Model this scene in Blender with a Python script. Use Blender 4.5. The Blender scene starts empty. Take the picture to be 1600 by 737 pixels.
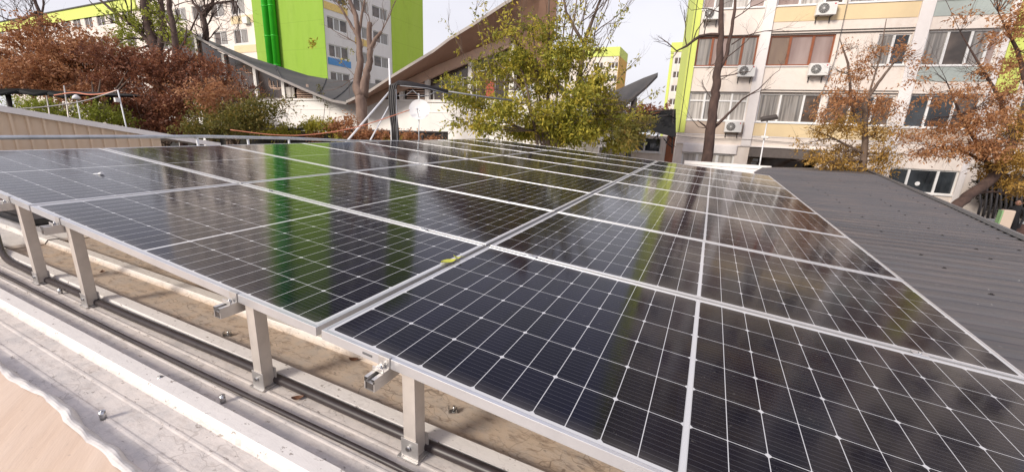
import bpy, math, random
import numpy as np
from mathutils import Vector, Matrix, Quaternion
R = math.radians
random.seed(7); rng = np.random.default_rng(7)
SC = bpy.context.scene; COL = SC.collection

# ---------------------------------------------------------------- camera
CAM = Vector((1.08602, -0.84253, 0.67270)); FPX = 630.9
RT = Vector((0.89939, 0.43510, 0.04225)); DN = Vector((0.14659, -0.20913, -0.96684)); FW = Vector((-0.41183, 0.87576, -0.25187))
cd = bpy.data.cameras.new('camera'); cam = bpy.data.objects.new('camera', cd); COL.objects.link(cam)
cd.sensor_width = 36; cd.lens = FPX/1600*36; cd.clip_start = .02; cd.clip_end = 2000
m = Matrix((RT, -DN, -FW)).transposed().to_4x4(); m.translation = CAM; cam.matrix_world = m
SC.camera = cam
# ---------------------------------------------------------------- sky, sun, exposure
SUN_AZ, SUN_EL = R(205), R(28)       # compass direction the light comes from (from +Y clockwise)
w = bpy.data.worlds.new('World'); SC.world = w; w.use_nodes = True
nt = w.node_tree; nt.nodes.clear()
sky = nt.nodes.new('ShaderNodeTexSky'); sky.sky_type = 'NISHITA'; sky.sun_disc = False
sky.sun_elevation = SUN_EL; sky.sun_rotation = SUN_AZ; sky.dust_density = 4; sky.air_density = 1.2
mx = nt.nodes.new('ShaderNodeMix'); mx.data_type = 'RGBA'; mx.inputs[0].default_value = .90
nt.links.new(sky.outputs[0], mx.inputs[6])
tc = nt.nodes.new('ShaderNodeTexCoord'); cn = nt.nodes.new('ShaderNodeTexNoise'); cn.inputs['Scale'].default_value = 1.6; cn.inputs['Detail'].default_value = 4
mp = nt.nodes.new('ShaderNodeMapping'); mp.inputs['Scale'].default_value = (1, 1, 2.6)
nt.links.new(tc.outputs['Generated'], mp.inputs[0]); nt.links.new(mp.outputs[0], cn.inputs[0])
cr = nt.nodes.new('ShaderNodeValToRGB'); cr.color_ramp.elements[0].position = .3; cr.color_ramp.elements[1].position = .7
cr.color_ramp.elements[0].color = (7.2, 7.15, 7.65, 1); cr.color_ramp.elements[1].color = (9.1, 9.0, 9.2, 1)
nt.links.new(cn.outputs[0], cr.inputs[0])
sx = nt.nodes.new('ShaderNodeSeparateXYZ'); nt.links.new(tc.outputs['Generated'], sx.inputs[0])
gr = nt.nodes.new('ShaderNodeValToRGB'); nt.links.new(sx.outputs[2], gr.inputs[0]); ge = gr.color_ramp.elements
ge[0].position = .0; ge[0].color = (.95, .94, .955, 1); ge[1].position = .75; ge[1].color = (.66, .67, .81, 1); ge.new(.30).color = (.88, .875, .925, 1); ge.new(.5).color = (.79, .79, .90, 1)
mg = nt.nodes.new('ShaderNodeMix'); mg.data_type = 'RGBA'; mg.blend_type = 'MULTIPLY'; mg.inputs[0].default_value = 1
nt.links.new(cr.outputs[0], mg.inputs[6]); nt.links.new(gr.outputs[0], mg.inputs[7]); nt.links.new(mg.outputs[2], mx.inputs[7])
bg = nt.nodes.new('ShaderNodeBackground'); bg.inputs[1].default_value = .1
wo = nt.nodes.new('ShaderNodeOutputWorld'); nt.links.new(mx.outputs[2], bg.inputs[0]); nt.links.new(bg.outputs[0], wo.inputs[0])
sd = bpy.data.lights.new('sun', 'SUN'); so = bpy.data.objects.new('sun', sd); COL.objects.link(so)
sd.energy = 2.9; sd.angle = R(16); sd.color = (1, .92, .82)
sdir = Vector((math.sin(SUN_AZ)*math.cos(SUN_EL), math.cos(SUN_AZ)*math.cos(SUN_EL), math.sin(SUN_EL)))
so.rotation_euler = sdir.to_track_quat('Z', 'Y').to_euler()
SC.view_settings.view_transform = 'Standard'; SC.view_settings.look = 'None'; SC.view_settings.gamma = 1
SC.view_settings.use_curve_mapping = False; SC.view_settings.exposure = .34
SC.render.engine = 'CYCLES'; SC.cycles.max_bounces = 6

# ---------------------------------------------------------------- helpers
def at(px, py, d):
    "world point at depth d metres along the camera axis on the line of sight of a photo pixel"
    return CAM + (RT*((px-800)/FPX) + DN*((py-368.5)/FPX) + FW)*d
def atY(px, py, Y):
    r = at(px, py, 1)-CAM; return CAM + r*((Y-CAM.y)/r.y)
WM = {}
def wm(o): return WM.get(o.name, Matrix()) if o else Matrix()
def tag(o, label=None, cat=None, group=None, kind=None):
    for k, v in (('label', label), ('category', cat), ('group', group), ('kind', kind)):
        if v: o[k] = v
    return o
def thing(name, label, cat, loc=(0,0,0), group=None, mat=None):
    o = bpy.data.objects.new(name, None); COL.objects.link(o)
    M = mat if mat else Matrix.Translation(Vector(loc))
    o.matrix_world = M; WM[o.name] = M.copy(); o.empty_display_size = .1
    return tag(o, label, cat, group)
class MB:
    def __init__(s): s.v = []; s.f = []; s.mi = []; s.cur = 0; s.smooth = []; s.sm = False
    def add(s, vs, fs):
        b = len(s.v); s.v += [tuple(x) for x in vs]
        for f in fs: s.f.append(tuple(b+i for i in f)); s.mi.append(s.cur); s.smooth.append(s.sm)
        return s
    def box(s, c, d, M=None):
        x, y, z = d[0]/2, d[1]/2, d[2]/2
        vs = [Vector((c[0]+a*x, c[1]+b*y, c[2]+e*z)) if M is None else M @ Vector((c[0]+a*x, c[1]+b*y, c[2]+e*z)) for e in (-1,1) for b in (-1,1) for a in (-1,1)]
        return s.add(vs, [(0,2,3,1),(4,5,7,6),(0,1,5,4),(2,6,7,3),(0,4,6,2),(1,3,7,5)])
    def b(s, lo, hi, M=None):
        return s.box([(a+c)/2 for a, c in zip(lo, hi)], [c-a for a, c in zip(lo, hi)], M)
    def quad(s, *p): return s.add(p, [tuple(range(len(p)))])
    def cyl(s, p, q, r, r2=None, n=12, cap=True):
        return s.tube([p, q], [r, r if r2 is None else r2], n, cap)
    def tube(s, pts, rad, n=8, cap=True):
        pts = [Vector(p) for p in pts]
        if not hasattr(rad, '__len__'): rad = [rad]*len(pts)
        N = len(pts); base = len(s.v); up = None
        for i in range(N):
            t = (pts[min(i+1, N-1)]-pts[max(i-1, 0)])
            if t.length < 1e-9: t = Vector((0,0,1))
            t.normalize()
            if up is None:
                up = t.orthogonal().normalized()
            else:
                up = (up - t*up.dot(t));
                up = up.normalized() if up.length > 1e-6 else t.orthogonal().normalized()
            w_ = t.cross(up)
            for k in range(n):
                a = 2*math.pi*k/n; s.v.append(tuple(pts[i]+(up*math.cos(a)+w_*math.sin(a))*rad[i]))
        for i in range(N-1):
            for k in range(n):
                a = base+i*n+k; b = base+i*n+(k+1) % n
                s.f.append((a, b, b+n, a+n)); s.mi.append(s.cur); s.smooth.append(True)
        if cap:
            s.f.append(tuple(base+k for k in reversed(range(n)))); s.mi.append(s.cur); s.smooth.append(False)
            s.f.append(tuple(base+(N-1)*n+k for k in range(n))); s.mi.append(s.cur); s.smooth.append(False)
        return s
    def prism(s, poly, a, b, fn):
        "poly of 2D points extruded from a to b; fn(u,v,w) -> 3D"
        n = len(poly)
        vs = [fn(u, v, a) for u, v in poly]+[fn(u, v, b) for u, v in poly]
        return s.add(vs, [tuple(reversed(range(n))), tuple(range(n, 2*n))]+[(i, (i+1) % n, n+(i+1) % n, n+i) for i in range(n)])
    def build(s, name, mats, parent=None, bevel=0, local=False):
        me = bpy.data.meshes.new(name); inv = Matrix() if local else wm(parent).inverted()
        me.from_pydata([inv @ Vector(v) for v in s.v], [], s.f)
        if not isinstance(mats, (list, tuple)): mats = [mats]
        for q in mats: me.materials.append(q)
        me.polygons.foreach_set('material_index', s.mi); me.polygons.foreach_set('use_smooth', s.smooth); me.update()
        o = bpy.data.objects.new(name, me); COL.objects.link(o)
        if parent: o.parent = parent; WM[o.name] = wm(parent).copy()
        if bevel:
            md = o.modifiers.new('bevel', 'BEVEL'); md.width = bevel; md.segments = 2; md.limit_method = 'ANGLE'; md.angle_limit = R(50)
        return o
def dup(root, M, label=None, group=None):
    r = root.copy(); COL.objects.link(r); r.matrix_world = M; WM[r.name] = M.copy()
    if label: r['label'] = label
    if group: r['group'] = group
    for ch in list(root.children):
        c = ch.copy(); COL.objects.link(c); c.parent = r
        for g in ch.children:
            e = g.copy(); COL.objects.link(e); e.parent = c
    return r

# ---------------------------------------------------------------- materials
class NT:
    def __init__(s, name):
        s.m = bpy.data.materials.new(name); s.m.use_nodes = True; s.t = s.m.node_tree; s.t.nodes.clear()
        s.out = s.n('ShaderNodeOutputMaterial'); s.bs = s.n('ShaderNodeBsdfPrincipled'); s.l(s.bs.outputs[0], s.out.inputs[0])
    def n(s, t, **k):
        x = s.t.nodes.new(t)
        for a, b in k.items(): setattr(x, a, b)
        return x
    def l(s, a, b): s.t.links.new(a, b)
    def put(s, sock, v):
        if isinstance(v, bpy.types.NodeSocket): s.l(v, sock)
        else: sock.default_value = v
    def math(s, op, a, b=0., c=None):
        x = s.n('ShaderNodeMath', operation=op); s.put(x.inputs[0], a); s.put(x.inputs[1], b)
        if c is not None: s.put(x.inputs[2], c)
        return x.outputs[0]
    def obj(s): return s.n('ShaderNodeTexCoord').outputs['Object']
    def pos(s): return s.n('ShaderNodeNewGeometry').outputs['Position']
    def noise(s, vec, scale, detail=3, rough=.6, stretch=None):
        if stretch:
            q = s.n('ShaderNodeMapping'); s.l(vec, q.inputs[0]); q.inputs['Scale'].default_value = stretch; vec = q.outputs[0]
        x = s.n('ShaderNodeTexNoise'); s.l(vec, x.inputs[0]); x.inputs['Scale'].default_value = scale
        x.inputs['Detail'].default_value = detail; x.inputs['Roughness'].default_value = rough; return x.outputs[0]
    def ramp(s, f, stops):
        x = s.n('ShaderNodeValToRGB'); s.put(x.inputs[0], f); e = x.color_ramp.elements
        while len(e) < len(stops): e.new(.5)
        for i, (p, c) in enumerate(stops):
            e[i].position = p; e[i].color = (c, c, c, 1) if isinstance(c, (int, float)) else (*c, 1)
        return x.outputs[0]
    def mix(s, f, a, b, mode='MIX'):
        x = s.n('ShaderNodeMix', data_type='RGBA', blend_type=mode); s.put(x.inputs[0], f)
        s.put(x.inputs[6], (*a, 1) if isinstance(a, tuple) else a); s.put(x.inputs[7], (*b, 1) if isinstance(b, tuple) else b); return x.outputs[2]
    def bump(s, h, strength=.3, dist=.01):
        x = s.n('ShaderNodeBump'); s.l(h, x.inputs['Height']); x.inputs['Strength'].default_value = strength; x.inputs['Distance'].default_value = dist
        s.l(x.outputs[0], s.bs.inputs['Normal'])
    def set(s, **k):
        for a, b in k.items(): s.put(s.bs.inputs[a.replace('_', ' ')], (*b, 1) if isinstance(b, tuple) and len(b) == 3 else b)
        return s.m
def plain(name, col, rough=.6, metal=0, var=.12, scale=6, bump=0, spec=.5):
    t = NT(name); v = t.noise(t.pos(), scale, 4)
    lo = tuple(c*(1-var) for c in col); hi = tuple(min(1, c*(1+var)) for c in col)
    t.set(Base_Color=t.ramp(v, [(.3, lo), (.7, hi)]), Roughness=rough, Metallic=metal, Specular_IOR_Level=spec)
    if bump: t.bump(t.noise(t.pos(), scale*5, 4), bump, .01)
    return t.m
def painted(name, col, dirt=(.35, .31, .27), amt=.25, scale=1.1, rough=.75, streak=(1, 1, .25)):
    "weathered render or paint: streaky dirt"
    t = NT(name); p = t.pos(); a = t.noise(p, scale, 6, .65, streak); b = t.noise(p, scale*7, 5, .6)
    f = t.math('MULTIPLY', t.ramp(a, [(.42, 0.), (.72, 1.)]), amt)
    c = t.mix(f, col, dirt); c = t.mix(t.math('MULTIPLY', t.ramp(b, [(.45, 0.), (.75, 1.)]), amt*.35), c, dirt)
    t.set(Base_Color=c, Roughness=rough); t.bump(b, .15, .004); return t.m
def jointed(name, col, col2, amt, pitch=2.73):
    t = NT(name); p = t.pos(); sp = t.n('ShaderNodeSeparateXYZ'); t.l(p, sp.inputs[0])
    a = t.noise(p, .35, 6, .7, (1, 1, .12)); b = t.noise(p, 1.5, 5, .7, (1, 1, .35))
    c = t.mix(t.math('MULTIPLY', t.ramp(a, [(.35, 0.), (.7, 1.)]), amt), col, col2); c = t.mix(t.math('MULTIPLY', t.ramp(b, [(.5, 0.), (.8, 1.)]), amt*.6), c, tuple(q*.72 for q in col))
    k = t.math('FRACT', t.math('DIVIDE', sp.outputs[2], pitch)); c = t.mix(t.math('MULTIPLY', t.math('LESS_THAN', k, .014), .35), c, tuple(q*.5 for q in col))
    t.set(Base_Color=c, Roughness=.85); t.bump(b, .2, .01); return t.m
def glassy(name, col=(.03, .035, .04), rough=.04, var=.5, scale=1.2):
    t = NT(name); v = t.noise(t.obj(), scale, 2)
    t.set(Base_Color=t.ramp(v, [(.35, tuple(c*(1-var) for c in col)), (.65, tuple(c*(1+var) for c in col))]), Roughness=rough, Specular_IOR_Level=.7); return t.m
def curtain(name, a, b, f=9):
    "net curtain seen behind a pane: folds across, plus the pane's own gloss"
    t = NT(name); q = t.n('ShaderNodeMapping'); t.l(t.obj(), q.inputs[0]); q.inputs['Scale'].default_value = (f, f, .35)
    x = t.n('ShaderNodeTexNoise'); t.l(q.outputs[0], x.inputs[0]); x.inputs['Scale'].default_value = 1; x.inputs['Detail'].default_value = 3
    t.set(Base_Color=t.ramp(x.outputs[0], [(.35, a), (.62, b)]), Roughness=.6, Coat_Weight=1., Coat_Roughness=.03); return t.m
def leafmat(name, stops, trans=.35, rough=.55):
    t = NT(name); g = t.n('ShaderNodeNewGeometry'); p = g.outputs['Position']
    at_ = t.n('ShaderNodeAttribute', attribute_name='tone')
    f = t.math('ADD', t.math('MULTIPLY', g.outputs['Random Per Island'], .34), t.math('MULTIPLY', t.noise(p, .9, 3), .30)); f = t.math('ADD', f, t.math('MULTIPLY', at_.outputs['Fac'], .50))
    f = t.math('SUBTRACT', f, .1)
    c = t.ramp(f, stops); t.set(Base_Color=c, Roughness=rough, Specular_IOR_Level=.3)
    tr = t.n('ShaderNodeBsdfTranslucent'); t.l(c, tr.inputs[0]); ms = t.n('ShaderNodeMixShader'); ms.inputs[0].default_value = trans
    t.l(t.bs.outputs[0], ms.inputs[1]); t.l(tr.outputs[0], ms.inputs[2]); t.l(ms.outputs[0], t.out.inputs[0]); return t.m
def bark(name, a, b, scale=5):
    t = NT(name); p = t.pos(); n1 = t.noise(p, scale, 6, .7, (1, 1, .22)); t.set(Base_Color=t.ramp(n1, [(.35, a), (.7, b)]), Roughness=.9)
    t.bump(n1, .8, .03); return t.m

PL, PW = 2.279, 1.150                     # panel size
def cell_material():
    t = NT('solar_cells'); sp = t.n('ShaderNodeSeparateXYZ'); t.l(t.obj(), sp.inputs[0]); x, y = sp.outputs[0], sp.outputs[1]
    bd = .024; half = .0075; px = (PL/2-bd-half)/12; py = (PW-2*bd)/6
    xs = t.math('SUBTRACT', t.math('ABSOLUTE', t.math('SUBTRACT', x, PL/2)), half)   # distance from the middle strip
    ys = t.math('SUBTRACT', y, bd)
    def line(v, pitch, wd):      # 1 inside a line of half width wd at each multiple of pitch
        k = t.math('DIVIDE', v, pitch); fr = t.math('ABSOLUTE', t.math('SUBTRACT', k, t.math('ROUND', k)))
        return t.math('MULTIPLY', fr, pitch)
    dx = line(xs, px, 0); dy = line(ys, py, 0); dx2 = line(xs, px*2, 0)
    g = t.math('MAXIMUM', t.math('LESS_THAN', dx, .0011), t.math('LESS_THAN', dy, .0011))
    g = t.math('MAXIMUM', g, t.math('LESS_THAN', t.math('ADD', dx2, dy), .0095))
    g = t.math('MAXIMUM', g, t.math('LESS_THAN', t.math('ADD', dx, dy), .0040))
    g = t.math('MAXIMUM', g, t.math('LESS_THAN', xs, 0.)); g = t.math('MAXIMUM', g, t.math('GREATER_THAN', xs, px*12))
    g = t.math('MAXIMUM', g, t.math('LESS_THAN', ys, 0.)); g = t.math('MAXIMUM', g, t.math('GREATER_THAN', ys, py*6))
    bus = t.math('LESS_THAN', line(t.math('SUBTRACT', ys, py/20), py/10, 0), .00055)
    strip = t.math('LESS_THAN', t.math('ABSOLUTE', xs), .0016)
    cid = t.n('ShaderNodeCombineXYZ'); t.l(t.math('FLOOR', t.math('DIVIDE', x, px)), cid.inputs[0]); t.l(t.math('FLOOR', t.math('DIVIDE', ys, py)), cid.inputs[1])
    wn = t.n('ShaderNodeTexWhiteNoise'); t.l(cid.outputs[0], wn.inputs[0])
    cell = t.mix(wn.outputs[0], (.0020, .0020, .0075), (.0038, .0038, .014))
    c = t.mix(t.math('MULTIPLY', bus, .22), cell, (.30, .30, .33)); c = t.mix(g, c, (.60, .60, .60)); c = t.mix(t.math('MULTIPLY', strip, .3), c, (.3, .3, .3))
    dust = t.ramp(t.noise(t.pos(), 2.3, 6, .7), [(.45, 0.), (.8, 1.)])
    c = t.mix(t.math('MULTIPLY', dust, .012), c, (.5, .45, .4))
    sm = t.ramp(t.noise(t.pos(), 1.4, 4, .6), [(.35, .075), (.7, .14)])
    ed = t.math('MINIMUM', ys, t.math('SUBTRACT', py*6, ys)); gm_ = t.math('MULTIPLY', t.ramp(ed, [(.0, 1.), (.05, 0.)]), t.noise(t.pos(), 7, 4, .7))
    c = t.mix(t.math('MULTIPLY', gm_, .16), c, (.42, .38, .33))
    wet = t.ramp(t.noise(t.pos(), 16, 5, .7), [(.52, 0.), (.60, 1.)]); sm = t.math('ADD', sm, t.math('MULTIPLY', wet, .05))
    c = t.mix(t.math('MULTIPLY', t.ramp(t.noise(t.pos(), 60, 3, .6), [(.70, 0.), (.72, 1.)]), .10), c, (.5, .47, .42))
    t.set(Base_Color=c, Roughness=.5, Specular_IOR_Level=.0, Coat_Weight=1., Coat_Roughness=sm, Coat_IOR=1.28)
    return t.m
M = {}
M['cells'] = cell_material()
M['alu'] = plain('anodised_aluminium', (.66, .66, .67), .38, .75, .06, 8)
M['alu_raw'] = plain('raw_aluminium', (.60, .58, .56), .42, .8, .1, 14)
M['alu_tan'] = plain('aluminium_post', (.60, .55, .50), .48, .55, .1, 9)
M['steel'] = plain('zinc_steel', (.55, .55, .55), .3, 1, .1, 40)
M['galv'] = plain('galvanised_pipe', (.50, .52, .53), .45, .6, .18, 5)
M['white_pipe'] = plain('white_pipe', (.74, .74, .74), .5, 0, .06)
M['back'] = plain('white_backsheet', (.7, .7, .7), .6, 0, .04)

def white_roof_mat():
    t = NT('white_painted_roof'); p = t.pos(); sp = t.n('ShaderNodeSeparateXYZ'); t.l(p, sp.inputs[0])
    big = t.noise(p, 2.2, 6, .7, (.35, 1.6, 1)); fine = t.noise(p, 26, 5, .75, (.45, 1.2, 1)); spk = t.noise(p, 70, 3, .6)
    # dirt lies in the pans, least on the rib crests (height), more under the array
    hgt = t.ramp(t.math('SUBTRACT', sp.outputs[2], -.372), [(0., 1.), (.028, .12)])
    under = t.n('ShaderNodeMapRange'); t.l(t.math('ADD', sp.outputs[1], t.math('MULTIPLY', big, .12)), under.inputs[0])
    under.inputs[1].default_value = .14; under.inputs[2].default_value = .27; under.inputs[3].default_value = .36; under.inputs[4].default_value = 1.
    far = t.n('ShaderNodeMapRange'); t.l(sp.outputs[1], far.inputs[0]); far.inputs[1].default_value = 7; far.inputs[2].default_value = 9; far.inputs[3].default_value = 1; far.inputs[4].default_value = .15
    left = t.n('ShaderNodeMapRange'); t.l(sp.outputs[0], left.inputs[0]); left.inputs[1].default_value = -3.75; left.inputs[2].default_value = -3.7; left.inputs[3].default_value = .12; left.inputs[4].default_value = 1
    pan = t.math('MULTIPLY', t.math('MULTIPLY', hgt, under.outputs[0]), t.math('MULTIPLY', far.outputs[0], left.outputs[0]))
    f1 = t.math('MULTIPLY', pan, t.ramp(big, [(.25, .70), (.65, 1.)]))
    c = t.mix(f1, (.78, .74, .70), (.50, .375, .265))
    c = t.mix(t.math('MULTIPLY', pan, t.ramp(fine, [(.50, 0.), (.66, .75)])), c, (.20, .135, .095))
    c = t.mix(t.math('MULTIPLY', t.ramp(t.noise(p, 9, 6, .75), [(.44, 0.), (.68, .5)]), t.math('ADD', t.math('MULTIPLY', hgt, .85), .15)), c, (.38, .37, .36))
    # flaked spots
    c = t.mix(t.math('MULTIPLY', t.ramp(t.noise(p, 48, 4, .7, (.5, 1, 1)), [(.63, 0.), (.66, .75)]), 1.), c, (.22, .18, .15))
    wv = t.n('ShaderNodeTexVoronoi', feature='DISTANCE_TO_EDGE'); q = t.n('ShaderNodeMapping'); t.l(p, q.inputs[0]); q.inputs['Scale'].default_value = (.6, 1.6, 1)
    nz = t.n('ShaderNodeTexNoise'); t.l(p, nz.inputs[0]); nz.inputs['Scale'].default_value = 9; ad = t.n('ShaderNodeVectorMath', operation='ADD'); sc_ = t.n('ShaderNodeVectorMath', operation='SCALE'); t.l(nz.outputs[1], sc_.inputs[0]); sc_.inputs[3].default_value = .18
    t.l(q.outputs[0], ad.inputs[0]); t.l(sc_.outputs[0], ad.inputs[1]); t.l(ad.outputs[0], wv.inputs[0]); wv.inputs['Scale'].default_value = 11
    crk = t.math('MULTIPLY', t.ramp(wv.outputs[0], [(.012, 1.), (.03, 0.)]), t.ramp(t.noise(p, 3.1, 4, .6), [(.45, 0.), (.6, .7)]))
    c = t.mix(t.math('MULTIPLY', crk, t.math('ADD', t.math('MULTIPLY', pan, .8), .12)), c, (.14, .10, .075))
    rust = t.math('MULTIPLY', t.ramp(t.noise(p, 7, 6, .8, (.35, 2.4, 1)), [(.66, 0.), (.70, .85)]), pan)
    c = t.mix(rust, c, (.22, .06, .03))
    t.set(Base_Color=c, Roughness=t.ramp(big, [(.3, .5), (.7, .75)])); t.bump(t.math('ADD', t.math('MULTIPLY', fine, .7), t.math('MULTIPLY', spk, .3)), .5, .004)
    return t.m
M['roof'] = white_roof_mat()
def dark_roof_mat():
    t = NT('dark_metal_roof'); p = t.pos(); a = t.noise(p, 1.1, 6, .7, (.5, 3.5, 1)); b = t.noise(p, 9, 5, .75, (.15, 1.6, 1))
    c = t.ramp(a, [(.3, (.066, .066, .071)), (.7, (.096, .092, .096))]); c = t.mix(t.ramp(b, [(.45, 0.), (.75, .5)]), c, (.19, .14, .115))
    sp = t.n('ShaderNodeSeparateXYZ'); t.l(p, sp.inputs[0]); wn = t.n('ShaderNodeTexWhiteNoise', noise_dimensions='1D'); t.l(t.math('FLOOR', t.math('ADD', sp.outputs[1], .1)), wn.inputs['W'])
    c = t.mix(t.math('MULTIPLY', wn.outputs[0], .25), c, (.14, .13, .13)); st = t.noise(p, 3, 6, .75, (.12, 5, 1)); c = t.mix(t.ramp(st, [(.56, 0.), (.68, .45)]), c, (.20, .155, .13))
    fr = t.math('FRACT', t.math('ADD', sp.outputs[1], .1)); c = t.mix(t.math('MULTIPLY', t.math('LESS_THAN', fr, .012), .7), c, (.03, .03, .03))
    c = t.mix(t.ramp(t.noise(p, 30, 4, .6), [(.69, 0.), (.71, .5)]), c, (.30, .28, .26))
    t.set(Base_Color=c, Roughness=.5, Specular_IOR_Level=.45); t.bump(b, .1, .003); return t.m
M['droof'] = dark_roof_mat()
M['dtrim'] = plain('dark_grey_trim', (.13, .13, .135), .45, .1, .15, 5)
M['black'] = plain('black_rubber', (.022, .018, .018), .5, 0, .35, 20)
M['hose'] = plain('brown_black_cable', (.035, .026, .026), .42, 0, .3, 18)
M['darkbox'] = plain('black_plastic', (.03, .03, .032), .4, 0, .4, 6)
def tarp_mat():
    t = NT('beige_sheet'); p = t.pos(); q = t.n('ShaderNodeMapping'); t.l(p, q.inputs[0]); q.inputs['Rotation'].default_value = (0, 0, R(35)); v = q.outputs[0]
    a = t.noise(v, 4, 5, .6, (.35, 3, 1)); b = t.noise(v, 30, 5, .7, (.25, 2.5, 1)); w2 = t.noise(p, 240, 2, .5)
    c = t.ramp(a, [(.35, (.74, .55, .40)), (.7, (.82, .64, .49))]); c = t.mix(t.ramp(b, [(.60, 0.), (.72, .35)]), c, (.52, .38, .28)); c = t.mix(t.ramp(t.noise(p, 22, 4, .7), [(.66, 0.), (.70, .5)]), c, (.46, .35, .27))
    t.set(Base_Color=c, Roughness=.6); t.bump(t.math('ADD', t.math('MULTIPLY', a, 1.), t.math('MULTIPLY', w2, .05)), .3, .012); return t.m
M['tarp'] = tarp_mat(); M['hem'] = painted('white_hem', (.74, .70, .65), (.4, .36, .32), .45, 14, .6, (1, 1, 1))
M['wallw'] = painted('offwhite_render', (.83, .745, .67), (.52, .41, .32), .42, .7)
M['wallp'] = painted('white_pillar_render', (.84, .79, .76), (.56, .49, .44), .22, .9)
M['spy'] = painted('cream_yellow_panel', (.76, .60, .36), (.5, .38, .25), .2, .8)
M['spb'] = painted('beige_panel', (.56, .45, .36), (.35, .28, .22), .25, .8)
M['spt'] = painted('grey_teal_panel', (.42, .47, .44), (.3, .3, .28), .25, .8)
M['lime'] = painted('lime_render', (.66, .74, .17), (.5, .55, .14), .15, .5)
M['green'] = jointed('bright_green_render', (.25, .42, .035), (.29, .45, .06), .8)
M['green2'] = jointed('yellow_green_render', (.44, .62, .055), (.50, .64, .10), .8)
M['duct'] = plain('vivid_green_duct', (.03, .42, .015), .35, 0, .12, 1)
M['orange'] = painted('ochre_render', (.72, .42, .08), (.5, .3, .08), .2, .5)
M['blue'] = plain('blue_panel', (.10, .30, .62), .6)
M['yell'] = plain('yellow_panel', (.85, .60, .20), .6)
M['wframe'] = plain('white_window_frame', (.80, .79, .77), .4, 0, .04)
M['bframe'] = plain('brown_window_frame', (.27, .085, .035), .45, 0, .15)
M['dframe'] = plain('dark_frame', (.06, .05, .045), .5)
M['glass'] = glassy('window_glass'); M['glass_w'] = glassy('warm_window_glass', (.10, .075, .06), .05)
M['cur_a'] = curtain('pale_curtain', (.30, .27, .24), (.62, .58, .53)); M['cur_b'] = curtain('grey_curtain', (.13, .12, .11), (.34, .31, .28))
M['cur_r'] = curtain('rosy_blind', (.24, .16, .14), (.36, .27, .24), 2); M['cur_br'] = curtain('brown_blind', (.16, .10, .07), (.22, .15, .10), 2)
M['dark'] = plain('interior_shade', (.02, .018, .016), .8)  # near-black colour in place of shade behind openings and vines
M['ac'] = plain('air_conditioner_white', (.74, .73, .70), .45, 0, .05); M['grille'] = plain('fan_grille', (.07, .065, .06), .5)
M['red'] = plain('red_mark', (.55, .03, .05), .5)
M['shell'] = painted('grey_roof_felt', (.075, .070, .068), (.14, .12, .11), .5, .5, .85, (1, .3, 1))
M['soffit'] = painted('brown_soffit', (.34, .20, .145), (.22, .13, .10), .5, .6, .8, (1, 1, 1))
M['fascia'] = painted('pinkish_beam', (.74, .52, .40), (.5, .35, .27), .4, .9, .75, (1, 1, 1))
M['pavw'] = painted('pavilion_white_wall', (.88, .85, .81), (.65, .55, .48), .22, .8)
M['pavg'] = glassy('brown_glazing', (.055, .038, .032), .12, .6, .6)
M['beige_sh'] = painted('beige_cladding', (.66, .51, .36), (.42, .32, .22), .3, .9, .55)
M['verge'] = painted('white_verge', (.80, .76, .72), (.5, .45, .4), .25, 2, .5)
M['dish'] = plain('white_dish', (.78, .76, .74), .5, 0, .04)
M['cable_o'] = plain('orange_pink_cable', (.60, .22, .13), .6); M['net'] = plain('black_shade_net', (.015, .015, .015), .9)
M['ground'] = painted('yard_asphalt', (.075, .07, .065), (.14, .12, .10), .5, .5, .9, (1, 1, 1))
M['bark_m'] = bark('maple_bark', (.13, .085, .065), (.26, .18, .14)); M['bark_d'] = bark('dark_bark', (.050, .030, .025), (.115, .07, .055))
M['bark_l'] = bark('brown_bark', (.09, .06, .045), (.19, .135, .10))
M['lf_green'] = leafmat('green_yellow_leaves', [(.0, (.07, .085, .012)), (.28, (.20, .21, .03)), (.48, (.40, .36, .05)), (.70, (.64, .52, .08)), (.88, (.70, .48, .08)), (1., (.52, .25, .06))])
M['lf_olive'] = leafmat('olive_leaves', [(.0, (0.065, 0.072, 0.016)), (.45, (0.169, 0.156, 0.033)), (.75, (0.325, 0.221, 0.052)), (1., (0.364, 0.156, 0.052))])
M['lf_rust'] = leafmat('rust_leaves', [(.0, (.16, .075, .04)), (.4, (.40, .18, .085)), (.75, (.55, .29, .14)), (1., (.60, .43, .20))])
M['lf_dred'] = leafmat('dark_red_leaves', [(.0, (.08, .035, .022)), (.45, (.24, .092, .05)), (.75, (.38, .165, .08)), (1., (.46, .32, .10))])
M['lf_orange'] = leafmat('orange_leaves', [(.0, (0.211, 0.088, 0.040)), (.4, (0.422, 0.198, 0.088)), (.75, (0.546, 0.299, 0.141)), (1., (0.598, 0.396, 0.158))])
M['lf_gold'] = leafmat('golden_leaves', [(.0, (0.144, 0.117, 0.018)), (.35, (0.432, 0.252, 0.063)), (.7, (0.576, 0.360, 0.099)), (1., (0.630, 0.486, 0.117))])
M['lf_lime'] = leafmat('lime_leaves', [(.0, (0.168, 0.196, 0.021)), (.5, (0.350, 0.392, 0.056)), (1., (0.588, 0.532, 0.084))])
M['lf_hedge'] = leafmat('vine_leaves', [(.0, (0.072, 0.084, 0.012)), (.4, (0.336, 0.312, 0.036)), (.75, (0.552, 0.456, 0.060)), (1., (0.480, 0.180, 0.048))])

# ---------------------------------------------------------------- ground
GZ = -2.75
g = MB(); g.quad((-400, -60, GZ), (300, -60, GZ), (300, 500, GZ), (-400, 500, GZ)); tag(g.build('ground', M['ground']), kind='structure')

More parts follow.
